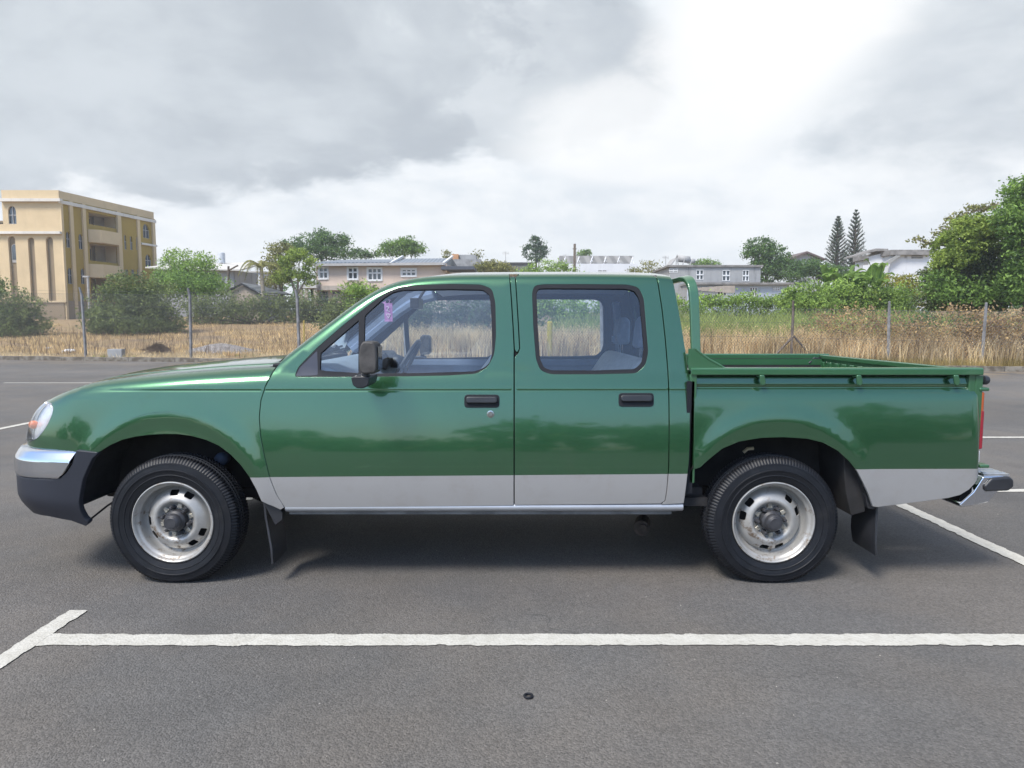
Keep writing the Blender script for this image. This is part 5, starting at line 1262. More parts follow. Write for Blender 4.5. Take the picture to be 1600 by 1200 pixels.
# cut wall with window holes in the ochre bays
hs = []; wins = []
for x0, x1, y0, y1 in ((103, 111, 361.5, 387.5), (122.5, 131, 365, 390), (105.5, 115, 418, 444), (126, 134.5, 419, 444), (223, 234, 349, 373), (227, 237, 397, 419)):
    sh = pointed(*prect(fB, x0, y0, x1, y1)); hs.append(sh); wins.append(sh)
for x0, x1, y0, y1 in ((194, 198.5, 367, 390), (203, 208, 368.5, 391), (212.5, 217, 370, 391)):
    sh = roundt(*prect(fB, x0, y0, x1, y1), n=5); hs.append(sh); wins.append(sh)
for x0, x1 in ((196, 201), (205.5, 210.5), (214.5, 219.5)): sh = rectp(*prect(fB, x0, 421, x1, 432)); hs.append(sh); wins.append(sh)
bal = [rectp(*prect(fB, 138.5, 331, 184, 358)), rectp(*prect(fB, 140, 379, 186, 412)), rectp(*prect(fB, 142, 433, 187, 470))]
wall(fB, [(0, z0b), (fB.L, z0b), (fB.L, zband), (0, zband)], hs+bal, M_gold, tb, thick=.25, off=-.02)
for sh in wins: window(fB, sh, tb, fm=M_grey, setb=.14, cross=.55)
for sh in bal:      # loggias: back wall, door, arched window, parapet
    u0, u1, z0, z1 = sh[0][0], sh[1][0], sh[0][1], sh[2][1]; q = MB()
    fB.box(q, u0-.1, u1+.1, z0-.1, z1+.1, -2.0, -1.8); fB.box(q, u0-.15, u0, z0, z1, -1.8, -.25); fB.box(q, u1, u1+.15, z0, z1, -1.8, -.25); fB.box(q, u0, u1, z0-.15, z0, -1.8, -.25); fB.box(q, u0, u1, z1, z1+.15, -1.8, -.25)
    lg = q.build('loggia', M_tan, tb); w = u1-u0
    q = MB(); q.add([fB.P(u, z, -1.78) for u, z in pointed(u0+w*.05, u0+w*.30, z0+.5, z1-.3)], [tuple(range(17))]); q.build('window', M_win, lg)
    q = MB(); fB.box(q, u0+w*.42, u0+w*.60, z0, z1-.3, -1.79, -1.75); q.build('door', M_win, lg)
    q = MB(); fB.box(q, u0+w*.64, u1, z0, z1, -1.5, -1.4); q.build('screen', M_taup, lg)
for (ya_, yb_) in ((358, 378), (412, 433)):
    u0, z1 = fB.loc(137, ya_); u1 = fx(177); z0 = fz(137, yb_); q = MB(); um = fx(150)
    q.prism([fB.P(u0, z0, 0), fB.P(um, z0, .8), fB.P(u1, z0, .8), fB.P(fx(184), z0, 0)], (0, 0, z1-z0)); q.build('balcony', M_tan, tb)
q = MB(); zc_ = fz(97, 313.5); fB.box(q, -.1, fB.L+.12, zc_-.28, zc_+.0, .0, .16)
fB.box(q, fx(222), fB.L+.12, fz(232, 384), fz(232, 381), .0, .16); q.build('side_cornice', M_trimw, tb)
q = MB(); fB.box(q, 0, fB.L, z0b, fz(110, 470), .03, .1); q.build('side_plinth', M_taup, tb)
q = MB(); nB = fB.n; c0 = fA.P(uL, 0, -.3); c1 = fA.P(uR-.3, 0, -.3); c2 = fB.P(fB.L, 0, -.3)
c1 = fA.P(uR-2.6, 0, -.6); c2 = fB.P(fB.L-.1, 0, -2.4); q.prism([(c0[0], c0[1]+.3, 1), (c1[0], c1[1], 1), (c2[0], c2[1], 1), (c0[0]-2, c2[1], 1)], (0, 0, zA-1.3)); c1 = fA.P(uR-.1, 0, -.1); c2 = fB.P(fB.L-.1, 0, -.1); q.prism([(c0[0], c0[1], zA-.75), (c1[0], c1[1], zA-.75), (c2[0], c2[1], zA-.75), (c0[0]-2, c2[1], zA-.75)], (0, 0, .4)); q.build('roof', M_tan, tb)
q = MB(); fA.box(q, -.5, uL, zl-.1, zl, -6, 0); q.build('terrace', M_trimw, tb)

# --- peach house with grey metal roofs
def roofmat(name, c1, c2, sc_=3.2):
    def ex(t, b, vec, c):
        s = t.n('ShaderNodeSeparateXYZ', {0: vec}).outputs
        w = t.m('SINE', t.m('MULTIPLY', s[0], 2*math.pi*sc_)); f = t.ramp(w, -.6, .6)
        n = t.ramp(t.noise(vec, 1.3, 5., .6), .35, .7)
        t.t.links.new(t.mix(f, t.mix(n, c1, tuple(v*.8 for v in c1)), c2), b.inputs['Base Color'])
    return mat(name, c1, .5, .3, extra=ex)
M_roofm = roofmat('ribbed metal roof', (.13, .155, .19), (.24, .27, .31)); M_peach = wallmat('peach render', (.52, .42, .35), streak=.16); M_fascia = mat('fascia', (.34, .33, .32), .7)
ph = empty('house', (at(600, 430, 55)[0], 57, 2), 'long two storey peach house with two ribbed grey metal roofs and white windows', 'house')
YP = 55.; fP = Fac((at(494, 440, YP)[0], YP), (at(697, 440, YP-1.0)[0], YP-1.0)); fd = prect(fP, 494, 413, 697, 447)
wins = [rectp(*prect(fP, a, b, c_, d)) for a, b, c_, d in ((499, 418.5, 512, 435), (544, 418.5, 558.5, 436), (575, 419.5, 596, 437.5), (628, 421, 649.5, 431))]
low_w = rectp(*prect(fP, 498, 455, 513, 475)); low2 = rectp(*prect(fP, 519, 455, 536, 460))
zt = fP.loc(500, 413)[1]
wall(fP, [(0, 1.0), (fP.L, 1.0), (fP.L, zt), (0, zt)], wins+[low_w, low2], M_peach, ph)
for i, w in enumerate(wins): window(fP, w, ph, nu=3 if i in (2, 3) else 2, cross=.6, bar=.11, setb=.05)
for w in wins:
    q = MB(); u0, u1, z0, z1 = w[0][0], w[1][0], w[0][1], w[2][1]
    fP.box(q, u0-.1, u0, z0-.1, z1+.1, 0, .05); fP.box(q, u1, u1+.1, z0-.1, z1+.1, 0, .05); fP.box(q, u0, u1, z1, z1+.1, 0, .05); fP.box(q, u0, u1, z0-.1, z0, 0, .08); q.build('window_surround', M_wwin, ph)
window(fP, low_w, ph, nu=3, nz=3, fm=M_grey); window(fP, low2, ph, nu=2, nz=1, fm=M_grey)
q = MB(); fP.box(q, -.05, fP.L*.45, fP.loc(500, 454)[1], fP.loc(500, 447)[1], 0, .5); q.build('concrete_ledge', wallmat('stained concrete', (.36, .32, .28), streak=.6), ph)
def gable(fac, x0, x1, yeave, yridge, d, m, par, name='roof', lip=.5, hip=0.):
    u0, ze = fac.loc(x0, yeave); u1, _ = fac.loc(x1, yeave); _, zr = fac.loc((x0+x1)/2, yridge); zr = ze+(zr-ze)*(1+d/2/60.)
    q = MB(); e = .07
    A = [fac.P(u0, ze, lip), fac.P(u1, ze, lip), fac.P(u1, zr, -d/2), fac.P(u0+hip, zr, -d/2)]; B = [fac.P(u0, ze, -d-lip), fac.P(u1, ze, -d-lip), fac.P(u1, zr, -d/2), fac.P(u0+hip, zr, -d/2)]
    q.prism(A, (0, 0, e)); q.prism(B, (0, 0, e)); 
    q.add([fac.P(u0, ze, 0), fac.P(u0, ze, -d), fac.P(u0+hip, zr, -d/2)], [(0, 1, 2)]); q.add([fac.P(u1, ze, 0), fac.P(u1, ze, -d), fac.P(u1, zr, -d/2)], [(0, 1, 2)])
    return q.build(name, m, par)
gable(fP, 490, 610, 412.5, 401, 7, M_roofm, ph, hip=1.0); gable(fP, 610, 693, 414.5, 399, 7.5, M_roofm, ph)
q = MB(); u0, u1 = fP.loc(488, 413)[0], fP.loc(697, 413)[0]; fP.box(q, u0, u1, zt-.18, zt+.02, .35, .55); q.build('gutter', M_fascia, ph)
q = MB(); 
for xx in (610, 693): 
    u_, ze = fP.loc(xx, 414); zr = fP.loc(xx, 399)[1]; q.prism([fP.P(u_-.06, ze-.05, .55), fP.P(u_+.12, ze-.05, .55), fP.P(u_+.12, zr+.2, -3.7), fP.P(u_-.06, zr+.2, -3.7)], (0, 0, .16))
q.build('verge', M_wwin, ph)
q = MB(); fP.box(q, 0, fP.L, 1, zt-.01, -7, -.3); q.build('house_core', M_peach, ph)
# white lean-to at its left end
q = MB(); fL = Fac((at(462, 450, 54)[0], 54), (at(495, 450, 54)[0], 54)); u0, z0 = fL.loc(466, 446); u1, z1 = fL.loc(494, 437)
q.prism([fL.P(u0, z0, 0), fL.P(u1, z1, 0), fL.P(u1, z0-.2, 0), fL.P(u0, z0-.2, 0)], (0, 2.5, 0)); lt = q.build('carport', mat('white sheet', (.5, .49, .47), .6), ph)
q = MB()
for xx in (470, 478, 492): u_ = fL.loc(xx, 470)[0]; fL.box(q, u_-.12, u_+.12, 1.2, z0-.1, -.3, -.1)
q.build('carport_posts', wallmat('post render', (.42, .36, .30)), lt)
q = MB(); fL.box(q, u0+.3, u1, 1.2, z0-.2, -2.4, -2.3); q.build('carport_back', M_under, lt)
# flat awning at its right end
q = MB(); fL = Fac((at(690, 420, 53)[0], 53), (at(742, 420, 53)[0], 53)); u0, z0 = fL.loc(689, 421); u1, z1 = fL.loc(741, 417); fL.box(q, u0, u1, z0, z1+.05, -3, 0); q.build('awning', mat('awning slate', (.06, .07, .09), .7), ph)

def simple_house(name, label, cat, Y, x0, x1, ytop, m, wpx=(), depth=6., Y2=None, roof=None, ybot=None, fm=None, crossw=.5, nu=2):
    root = empty(name, (at((x0+x1)/2, 440, Y)[0], Y, 1.5), label, cat); f = Fac((at(x0, 440, Y)[0], Y), (at(x1, 440, Y2 or Y)[0], Y2 or Y)); zt_ = f.loc(x0, ytop)[1]; zb_ = 0.8 if ybot is None else f.loc(x0, ybot)[1]
    ws = [rectp(*prect(f, *w)) for w in wpx]
    wall(f, [(0, zb_), (f.L, zb_), (f.L, zt_), (0, zt_)], ws, m, root)
    for w in ws: window(f, w, root, nu=nu, cross=crossw, bar=.10, fm=fm, setb=.06)
    q = MB(); f.box(q, 0.01, f.L-.01, zb_, zt_-.01, -depth, -.28); q.build('house_core', m, root)
    if roof: q = MB(); f.box(q, -.15, f.L+.15, zt_, zt_+.14, -depth, .15); q.build('roof', roof, root)
    return root, f
M_conc = wallmat('weathered concrete', (.30, .30, .30), .12, .65); M_concd = wallmat('dark concrete', (.16, .155, .15), .2, .6); M_whiter = wallmat('white render', (.60, .61, .63), .04, .22); M_slab = mat('slab edge', (.20, .19, .18), .9, 0, .3, 2.)
# grey concrete house, upper and lower storey
gr, fG = simple_house('house', 'weathered grey concrete house with white cross windows, right of the truck cab', 'house', 55, 1046, 1188, 417, M_conc, ((1045.5, 420, 1059, 426), (1088, 421.5, 1099, 437), (1129, 422, 1140.5, 439), (1160.5, 422, 1170, 439.5)), roof=M_slab)
f2 = Fac((at(1075, 450, 53)[0], 53), (at(1233, 450, 53)[0], 53)); zt = f2.loc(1100, 445)[1]
ws = [rectp(*prect(f2, *w)) for w in ((1121, 449, 1135, 462), (1172, 449, 1183, 463), (1208, 448.5, 1218, 454))]
wall(f2, [(0, .8), (f2.L, .8), (f2.L, zt), (0, zt)], ws, wallmat('pale blue render', (.38, .42, .48), .05, .3), gr, name='lower_wall')
for w in ws: window(f2, w, gr, nu=3, cross=.5, bar=.08, setb=.06)
q = MB(); f2.box(q, .01, f2.L-.01, .8, zt-.01, -2, -.28); q.build('lower_core', M_conc, gr)
q = MB(); f2.box(q, -.1, f2.L+.2, zt, zt+.16, -3, .4); q.build('slab', M_slab, gr)
q = MB()
for k in range(7): f2.box(q, -.6+k*.5, .2+k*.52, zt-.35-.05*k, zt-.30+.03*k, .2+.1*k, .32+.1*k)
q.build('loose_timber', mat('weathered timber', (.32, .28, .24), .9), gr)
# solar heater on its roof
sh_ = empty('solar_heater', at(1062, 412, 57), 'silver solar water heater on a frame on the grey concrete roof', 'solar heater')
q = MB(); A = at(1046, 416, 57); B_ = at(1060, 401, 57); q.prism([A, (A[0]+.1, A[1], A[2]-.05), (B_[0]+.1, B_[1]+1, B_[2]-.05), (B_[0], B_[1]+1, B_[2])], (.0, 2., 0)); q.build('collector', M_fascia, sh_)
q = MB(); P0 = at(1069, 404, 57.5); q.tube([(P0[0]-.55, P0[1], P0[2]), (P0[0]+.45, P0[1], P0[2]-.1)], .28, 12); q.build('tank', M_grey, sh_, smooth=True)
q = MB()
for a, b_ in (((1048, 416), (1058, 400)), ((1058, 400), (1060, 416)), ((1070, 404), (1066, 416)), ((1058, 398), (1056, 416)), ((1080, 408), (1078, 416))): q.tube([at(*a, 57), at(*b_, 57)], .05, 4)
q.build('stand', M_grey, sh_)
q = MB(); P0 = at(1080, 408, 57.5); q.tube([(P0[0]-.3, P0[1], P0[2]), (P0[0]+.3, P0[1], P0[2])], .2, 10); tag(q.build('water_drum', M_grey, smooth=True), 'small drum beside the silver solar heater on the grey roof', 'drum')
# white building with raked panel roof, utility pole before it
wb, fW = simple_house('house', 'low white building carrying a long raked row of roof panels', 'house', 80, 868, 996, 412, M_whiter, ((934, 421.5, 948, 426),), roof=None)
pr_ = empty('panel_row', at(930, 405, 84), 'long tilted grey sheet rack on the roof of the white building', 'roof panels')
q = MB(); a0, a1, b0, b1 = at(871, 412, 82), at(985, 412, 82), at(990, 401, 86), at(874, 401, 86); q.prism([a0, a1, b0, b1], (0, 0, .1)); q.build('sheet', roofmat('panel grey', (.17, .165, .16), (.26, .25, .24), .8), pr_)
q = MB()
for k in range(6):
    x = 880+k*21; q.tube([at(x, 413, 81.8), at(x+4, 401, 84)], .06, 4); q.tube([at(x+6, 413, 81.8), at(x+2, 404, 84)], .05, 4)
q.build('braces', M_wwin, pr_)
q = MB(); P0 = at(898, 381, 70); g0 = float(terr(P0[0], 70)); q.tube([(P0[0], 70, g0-.2), P0], [.16, .12], 10); q.tube([(P0[0]-.2, 70, P0[2]-.5), (P0[0]+.2, 70, P0[2]-.5)], .04, 6); tag(q.build('utility_pole', M_bark, smooth=True), 'plain wooden pole standing before the panel roof', 'pole')
# grey block annex and dark flat roof beside the peach house
ab, fX = simple_house('house', 'unfinished grey block annex behind the peach house with an orange tank edge', 'house', 66, 706, 752, 405, mat('block wall', (.25, .25, .25), .9, 0, .25, 2.5), (), depth=5)
q = MB(); fX.pbox(q, 706, 396.5, 716, 405, -2, -.3); q.build('orange_box', mat('faded orange', (.42, .22, .11), .8), ab)
q = MB(); fX.pbox(q, 717, 397, 743, 405, -3, -.6); q.build('upper_block', M_conc, ab)
simple_house('house', 'low building with a dark flat roof behind the olive bush', 'house', 78, 752, 832, 412, M_concd, (), roof=mat('dark roof edge', (.07, .07, .075), .8), depth=5)
# long pale roofed shed behind the feathery tree
M_pale = mat('pale roof sheet', (.50, .48, .44), .7, 0, .1, 1.)
sd2, fS = simple_house('house', 'grey shed under a long pale roof behind the feathery tree', 'shed', 62, 242, 365, 421, M_conc, ((352, 432, 357, 446),), depth=6)
q = MB(); q.prism([fS.P(-.5, fS.loc(250, 420)[1], .6), fS.P(fS.L+.9, fS.loc(360, 424)[1], .6), fS.P(fS.L+.9, fS.loc(360, 411)[1]+.5, -6), fS.P(-.5, fS.loc(250, 411)[1]+.4, -6)], (0, 0, .12)); q.build('roof', M_pale, sd2)
q = MB(); P0 = at(346, 402, 66); q.lathe([(0, -.55), (.32, -.55), (.34, -.3), (.32, -.28), (.34, 0), (.32, .02), (.34, .3), (.30, .42), (.1, .5), (0, .5)], P0, 'z', 16)
for dx, dy in ((-.3, -.3), (.3, -.3), (-.3, .3), (.3, .3)): q.tube([(P0[0]+dx, P0[1]+dy, P0[2]-1.1), (P0[0]+dx, P0[1]+dy, P0[2]-.5)], .04, 5)
tag(q.build('water_tank', mat('tank white', (.48, .5, .52), .6), smooth=True, auto=30), 'pale ribbed water tank on legs on the shed roof', 'water tank')
wh2, f_ = simple_house('house', 'distant white house behind the palm tree', 'house', 72, 366, 412, 426, M_whiter, (), roof=M_pale, depth=5)
q = MB(); q.tube([at(357, 455, 58), at(357, 416, 58)], .09, 6); q.tube([at(358, 422, 58), at(372, 414.5, 58)], .07, 5); tag(q.build('timber_post', M_bark), 'dark timber post with a slanted arm at the corner of the pale roofed shed', 'post')
# small gabled house
sg = empty('house', (at(400, 455, 50)[0], 50, 1.5), 'small low house with dark edged gable above the left vines', 'house')
fH = Fac((at(357, 455, 50)[0], 50), (at(409, 455, 50)[0], 50)); u0, z0 = fH.loc(360, 456); um, zm = fH.loc(379, 446); u1, _ = fH.loc(405, 460)
wall(fH, [(u0, 1.), (u1, 1.), (u1, fH.loc(405, 459)[1]), (um, zm), (u0, z0)], [], mat('tan gable', (.36, .30, .24), .9, 0, .15), sg)
fI = Fac((at(405, 455, 50)[0], 50.0), (at(447, 455, 54)[0], 54.)); q = MB(); fI.box(q, 0, fI.L, 1., fI.loc(406, 459)[1], -.3, 0); q.build('side_wall', M_conc, sg)
q = MB(); A = fH.P(um, zm+.1, .2); B_ = fI.P(-.1, fI.loc(406, 459)[1], .25); C_ = fI.P(fI.L+.3, fI.loc(445, 461)[1], .25); D_ = (C_[0]-1.6, C_[1]+1., A[2]-.1)
q.prism([A, B_, C_, D_], (0, 0, .1)); q.build('roof', roofmat('slate sheet', (.12, .13, .14), (.17, .18, .19), 2.), sg)
q = MB(); q.tube([fH.P(u0-.3, z0-.05, .15), fH.P(um, zm+.1, .15), fH.P(u1+.1, fH.loc(405, 460)[1], .15)], .09, 4); q.build('verge', M_under, sg)
# white modern house on the right
wm, fM = simple_house('house', 'white flat roofed modern house right of the tall pines', 'house', 58, 1390, 1450, 399, M_whiter, ((1424, 398.5, 1442, 404), (1413.5, 399.5, 1417, 403.5)), depth=6, nu=1, fm=M_grey)
q = MB(); u0, z0 = fM.loc(1388, 398); u1 = fM.loc(1452, 398)[0]; fM.box(q, u0, u1, z0-.05, fM.loc(1400, 391)[1], -6, .4)
f3 = Fac((at(1343, 410, 60)[0], 60), (at(1385, 410, 59)[0], 59)); q.build('roof', M_slab, wm)
wall(f3, [(0.3, 1), (f3.L, 1), (f3.L, f3.loc(1384, 394)[1]), (.3, f3.loc(1346, 403)[1])], [rectp(*prect(f3, 1349, 403, 1357, 414))], M_whiter, wm, name='wing_wall')
q = MB(); q.prism([f3.P(-.3, f3.loc(1342, 402)[1], .5), f3.P(f3.L*.62, f3.loc(1368, 393)[1], .5), f3.P(f3.L*1.05, f3.loc(1384, 393)[1], .5), f3.P(f3.L*1.05, f3.loc(1384, 392)[1]+.12, .5), f3.P(f3.L*.60, f3.loc(1368, 391)[1]+.1, .5), f3.P(-.3, f3.loc(1342, 400)[1], .5)], (0, 2.2, 0)); q.build('wing_roof', M_slab, wm)
q = MB(); q.prism([at(1400, 399, 57.6), at(1408, 399, 57.6), at(1380, 420, 57.6), at(1366, 422, 57.6)], (0, .25, 0)); q.build('stair_wall', wallmat('stair concrete', (.28, .28, .27)), wm)
# gabled grey house on the hill
gh = empty('house', (at(1257, 405, 85)[0], 85, 4), 'hilltop house whose dark gable shows above the trees left of the pines', 'house')
fK = Fac((at(1234, 405, 85)[0], 85), (at(1283, 405, 85)[0], 85)); 
wall(fK, [(0, 2), (fK.L, 2), (fK.L, fK.loc(1283, 408)[1]), (fK.L*.49, fK.loc(1257, 396)[1]), (0, fK.loc(1234, 407)[1])], [], wallmat('pale gable', (.40, .41, .43)), gh)
q = MB(); q.prism([fK.P(-.3, fK.loc(1232, 406)[1], .5), fK.P(fK.L*.49, fK.loc(1257, 393)[1], .5), fK.P(fK.L+.4, fK.loc(1284, 405)[1], .5), fK.P(fK.L+.4, fK.loc(1284, 407)[1], .5), fK.P(fK.L*.49, fK.loc(1257, 396)[1], .5), fK.P(-.3, fK.loc(1232, 408)[1], .5)], (0, 8, 0)); q.build('roof', mat('brown roof', (.12, .09, .085), .8), gh)
# roof aerials
for i, (xx, y0, y1, Y, lab) in enumerate(((790, 410, 393, 78, 'thin aerial on the dark flat roof'), (884, 412, 397, 82, 'thin aerial on the left end of the panel roof'), (1040, 416, 400, 57, 'thin aerial on the grey concrete roof left of the solar heater'))):
    q = MB(); q.tube([at(xx, y0, Y), at(xx, y1, Y)], .03, 5); q.tube([at(xx-5, y1+2, Y), at(xx+5, y1+3, Y)], .02, 4)
    for k in range(5): q.tube([at(xx-4+2*k, y1, Y), at(xx-4+2*k, y1+5, Y)], .015, 4)
    tag(q.build('aerial', M_grey), lab, 'aerial')
q = MB(); P0 = at(137, 432, 48); q.tube([(P0[0], P0[1], float(terr(P0[0], 48))), P0], .07, 8); q.box(P0[0]-.3, P0[0]+.1, P0[1]-.1, P0[1]+.1, P0[2]-.06, P0[2]+.04); tag(q.build('street_lamp', M_grey), 'short grey lamp post before the corner of the tan building', 'lamp post')

# trees behind the camera: a park edge the paint and chrome mirror
for i in range(15):
    a = -42+i*6.0+2*math.sin(i*3.1); hh = 3.6+1.5*math.sin(i*1.9)+.8*math.sin(i*.8); yy = -25-3*math.sin(i*1.3); rng = np.random.default_rng(200+i)
    lob = [(a, yy, hh*.55, 3.6, 2.5, hh*.5), (a+2.2, yy, hh*.45, 2.6, 2, hh*.42)]
    root = empty('park_tree', (a, yy, 0), 'leafy tree of the row behind the photographer', 'tree', 'trees behind the photographer')
    P_, F_ = leaves_mesh(crown_points(lob, 900, rng, .22, .4), .75, rng, .7); link('crown', P_, F_, LM['grey'], root)
    q = MB(); q.tube([(a, yy, 0), (a, yy, hh*.6)], [.2, .1], 6); q.build('trunk', M_bark, root)
# ================================================================ FENCE, GRASS, ODDMENTS
M_post = mat('fence post concrete', (.20, .195, .195), .9, 0, .3, 5., bump=.4, bscale=30)
M_wire = mat('fence wire', (.12, .12, .125), .6, .6, .3, 9.)
M_postr = mat('rusty pipe', (.13, .105, .09), .8, .2, .35, 12.)
fence = empty('wire_fence', (0, kerb_y(0)+.5, .1), 'rusty diamond wire fence on concrete posts between the car park and the dry field', 'fence')
def fy(x): return kerb_y(x)+.42
def on_fence(px_, py_):
    r = ray(px_, py_); k = (21.35+.42)/(r[1]+.196*r[0]); return r[0]*k, r[1]*k, CH+r[2]*k
top_c = np.array([(on_fence(p, y)[0], on_fence(p, y)[2]) for p, y in ((-150, 456), (127, 459), (296, 461), (464, 464), (640, 468), (850, 474), (1085, 481), (1240, 482), (1390, 485), (1541, 487), (1800, 489))])
def ftop(x): return np.interp(x, top_c[:, 0], top_c[:, 1])
post_px = [(-40, 448), (127, 449), (296, 450), (464, 453), (632, 458), (790, 463), (940, 468), (1086, 472), (1240, 470), (1390, 471), (1541, 473), (1700, 474)]
for i, (p, y) in enumerate(post_px):
    x, yy, z = on_fence(p, y); q = MB(); s = .055 if p < 1000 else (.045 if p > 1300 else .04)
    lean = .04*math.sin(i*2.3)
    q.tube([(x+lean, yy, .05), (x, yy, z-.28), (x-.035, yy-.05, z)], [s, s*.95, s*.75], 6 if p < 1000 or p > 1300 else 8)
    o = q.build('fence_post', M_post if p < 1000 or p > 1300 else M_postr, fence, smooth=False)
x, yy, z = on_fence(1240, 525); q = MB()
for sx_ in (-1, 1): q.tube([(x, yy, z), (x+sx_*.72, yy-.0, z-.78)], .03, 7)
q.build('post_brace', M_postr, fence)
q = MB()      # strands
xs = np.arange(-30, 19, 1.2)
for dz in (0., -.42, -.85):
    q.tube([(x, fy(x), float(ftop(x))+dz+.012*math.sin(x*2)) for x in xs], .0035, 3, caps=False)
q.tube([(x, fy(x)-.03, float(ftop(x))+.10+.015*math.sin(x*1.3)) for x in np.arange(-30, 2, 1.2)], .003, 3, caps=False)
q.build('strand_wire', M_wire, fence)
V = []; Fc = []     # diamond mesh: two families of slanted wires
cell = .085; r = .0031; d0 = np.array([1, -.196]); d0 = d0/np.hypot(*d0)
for fam, off in ((1, .004), (-1, -.004)):
    k0 = -31.
    while k0 < 20:
        x0 = k0; zt_ = float(ftop(x0)); zb_ = .16; L = (zt_-zb_); x1 = x0+fam*L*.80
        for (xx, zz) in ((x0, zt_), (x1, zb_)):
            y_ = fy(xx)+off
            for a in range(3): V.append((xx+r*math.cos(a*2.094), y_+r*math.sin(a*2.094)*1., zz+r*math.sin(a*2.094)))
        b = len(V)-6; Fc += [(b+a, b+(a+1) % 3, b+3+(a+1) % 3, b+3+a) for a in range(3)]
        k0 += cell
link('mesh_wire', V, Fc, M_wire, fence)

def blades(name, n, fn, h0, h1, w, colm, seed, lean=.35, heads=0):
    rng = np.random.default_rng(seed); X, Y = fn(rng, n); Z = terr(X, Y); n = len(X)
    H = rng.uniform(h0, h1, n)*rng.uniform(.7, 1., n); a = rng.uniform(0, 2*np.pi, n); ln = H*lean*rng.uniform(.2, 1, n); a2 = rng.uniform(0, np.pi, n)
    wx, wy = np.cos(a2)*w/2*rng.uniform(.6, 1.4, n), np.sin(a2)*w/2
    B = np.stack([X, Y, Z-.02], 1); W_ = np.stack([wx, wy, 0*wx], 1); M1 = B+np.stack([np.cos(a)*ln*.35, np.sin(a)*ln*.35, H*.6], 1); T_ = B+np.stack([np.cos(a)*ln, np.sin(a)*ln, H], 1)
    P = np.stack([B-W_, B+W_, M1+W_*.8, M1-W_*.8, T_], 1).reshape(-1, 3); i = np.arange(n)*5
    Fq = [tuple(r) for r in np.stack([i, i+1, i+2, i+3], 1)]+[tuple(r) for r in np.stack([i+3, i+2, i+4], 1)]
    if heads:
        m = int(n*heads); s = .035; j = rng.choice(n, m, replace=True); u_ = rng.random((m, 1))**.7; C = T_[j]*u_+M1[j]*(1-u_)+rng.normal(size=(m, 3))*np.array([.06, .06, .07])
        P2, F2 = leaves_mesh(C, s, rng, .6); b = len(P); P = np.vstack([P, P2]); Fq += [tuple(r+b) for r in F2]
    return tag(link(name, P, Fq, colm), kind='stuff')
def straw(name, c1, c2, isl=.3): return leaf_mat(name, c1, c2, isl)
S1 = straw('straw', (.66, .53, .32), (.80, .68, .45)); S2 = straw('pinkish dry weed', (.64, .49, .27), (.78, .63, .38)); S3 = straw('green weed', (.22, .30, .08), (.34, .40, .13)); S4 = straw('golden dry grass', (.62, .46, .24), (.75, .59, .34), .25); S5 = straw('dark weed stems', (.10, .07, .05), (.15, .11, .08))
def strip(x0, x1, d0, d1, pw=1.):
    def f(rng, n):
        x = rng.uniform(x0, x1, n); d = d0+(d1-d0)*rng.random(n)**pw; return x, kerb_y(x)+d
    return f
def patchy(f, sc, thr, seed):
    def g(rng, n):
        x, y = f(rng, int(n*1.8)); ph_ = np.sin(x*sc+seed)+np.sin(y*sc*1.3+seed*2)+.8*np.sin(x*sc*2.3+y*sc*1.9+seed)
        k = ph_ > thr; return x[k][:n], y[k][:n]
    return g
# tall weeds behind the fence from behind the cab to the right edge
blades('tall_dry_weeds', 26000, strip(-4.5, 22, .75, 4.2), .75, 1.35, .016, S2, 1, .4, 2.2)
blades('dry_grass', 26000, strip(-4.5, 22, .25, 3.6), .5, 1.15, .014, S1, 2, .4, 1.3)
blades('green_weeds', 12000, patchy(strip(3.5, 12., 2.2, 6.0), .9, .0, 3.), 1.0, 1.6, .03, S3, 3, .5, .6)
blades('weed_stems', 2500, strip(-4.5, 22, .4, 3.), .9, 1.45, .012, S5, 4, .35, 1.2)
blades('verge_grass', 15000, strip(7, 22, .02, .8), .10, .38, .010, straw('verge grass', (.30, .25, .10), (.38, .30, .13)), 5, .6)
blades('hill_weeds', 12000, strip(2, 24, 5, 13), 1.0, 1.7, .05, S3, 6, .5, .6)
# short straw of the left field
blades('field_straw', 30000, patchy(strip(-34, -1, 2.2, 22, 1.3), .5, -.5, 1.), .06, .24, .03, S4, 7, .7)
blades('field_weeds', 5000, strip(-34, -1, .6, 18, 1.2), .25, .8, .012, S5, 8, .5)
blades('kerb_straw', 14000, patchy(strip(-34, 2, .15, 3.2), .9, -.3, 2.), .06, .26, .014, S1, 9, .9)
blades('kerb_green', 2600, patchy(strip(-34, 2, .05, 2.4), 1.1, 1.1, 5.), .04, .16, .02, S3, 10, .8)
# gravel heap, brush heap, block, litter
def heap(name, label, cat, px_, Y, w, h, m, seed, rough=.3):
    rng = random.Random(seed); x, _, _ = at(px_, 540, Y); g0 = float(terr(x, Y)); V = []; n, k = 22, 9
    for i in range(k):
        u = i/(k-1); r = w*(1-u**.8) if i < k-1 else 0.001
        for j in range(n):
            a = 2*math.pi*j/n; rr = r*(1+rough*(rng.random()-.5)); V.append((x+rr*math.cos(a), Y+rr*.6*math.sin(a), g0-.05+h*(1-(1-u)**1.6)*1.0*(1+rough*.2*(rng.random()-.5))))
    o = link(name, V, [(i*n+j, i*n+(j+1) % n, (i+1)*n+(j+1) % n, (i+1)*n+j) for i in range(k-1) for j in range(n)], m, smooth=True); return tag(o, label, cat)
heap('gravel_heap', 'low heap of grey gravel behind the left fence', 'gravel heap', 345, 27.6, 1.9, .42, mat('gravel', (.22, .20, .185), .95, 0, .5, 14., bump=1., bscale=22), 1)
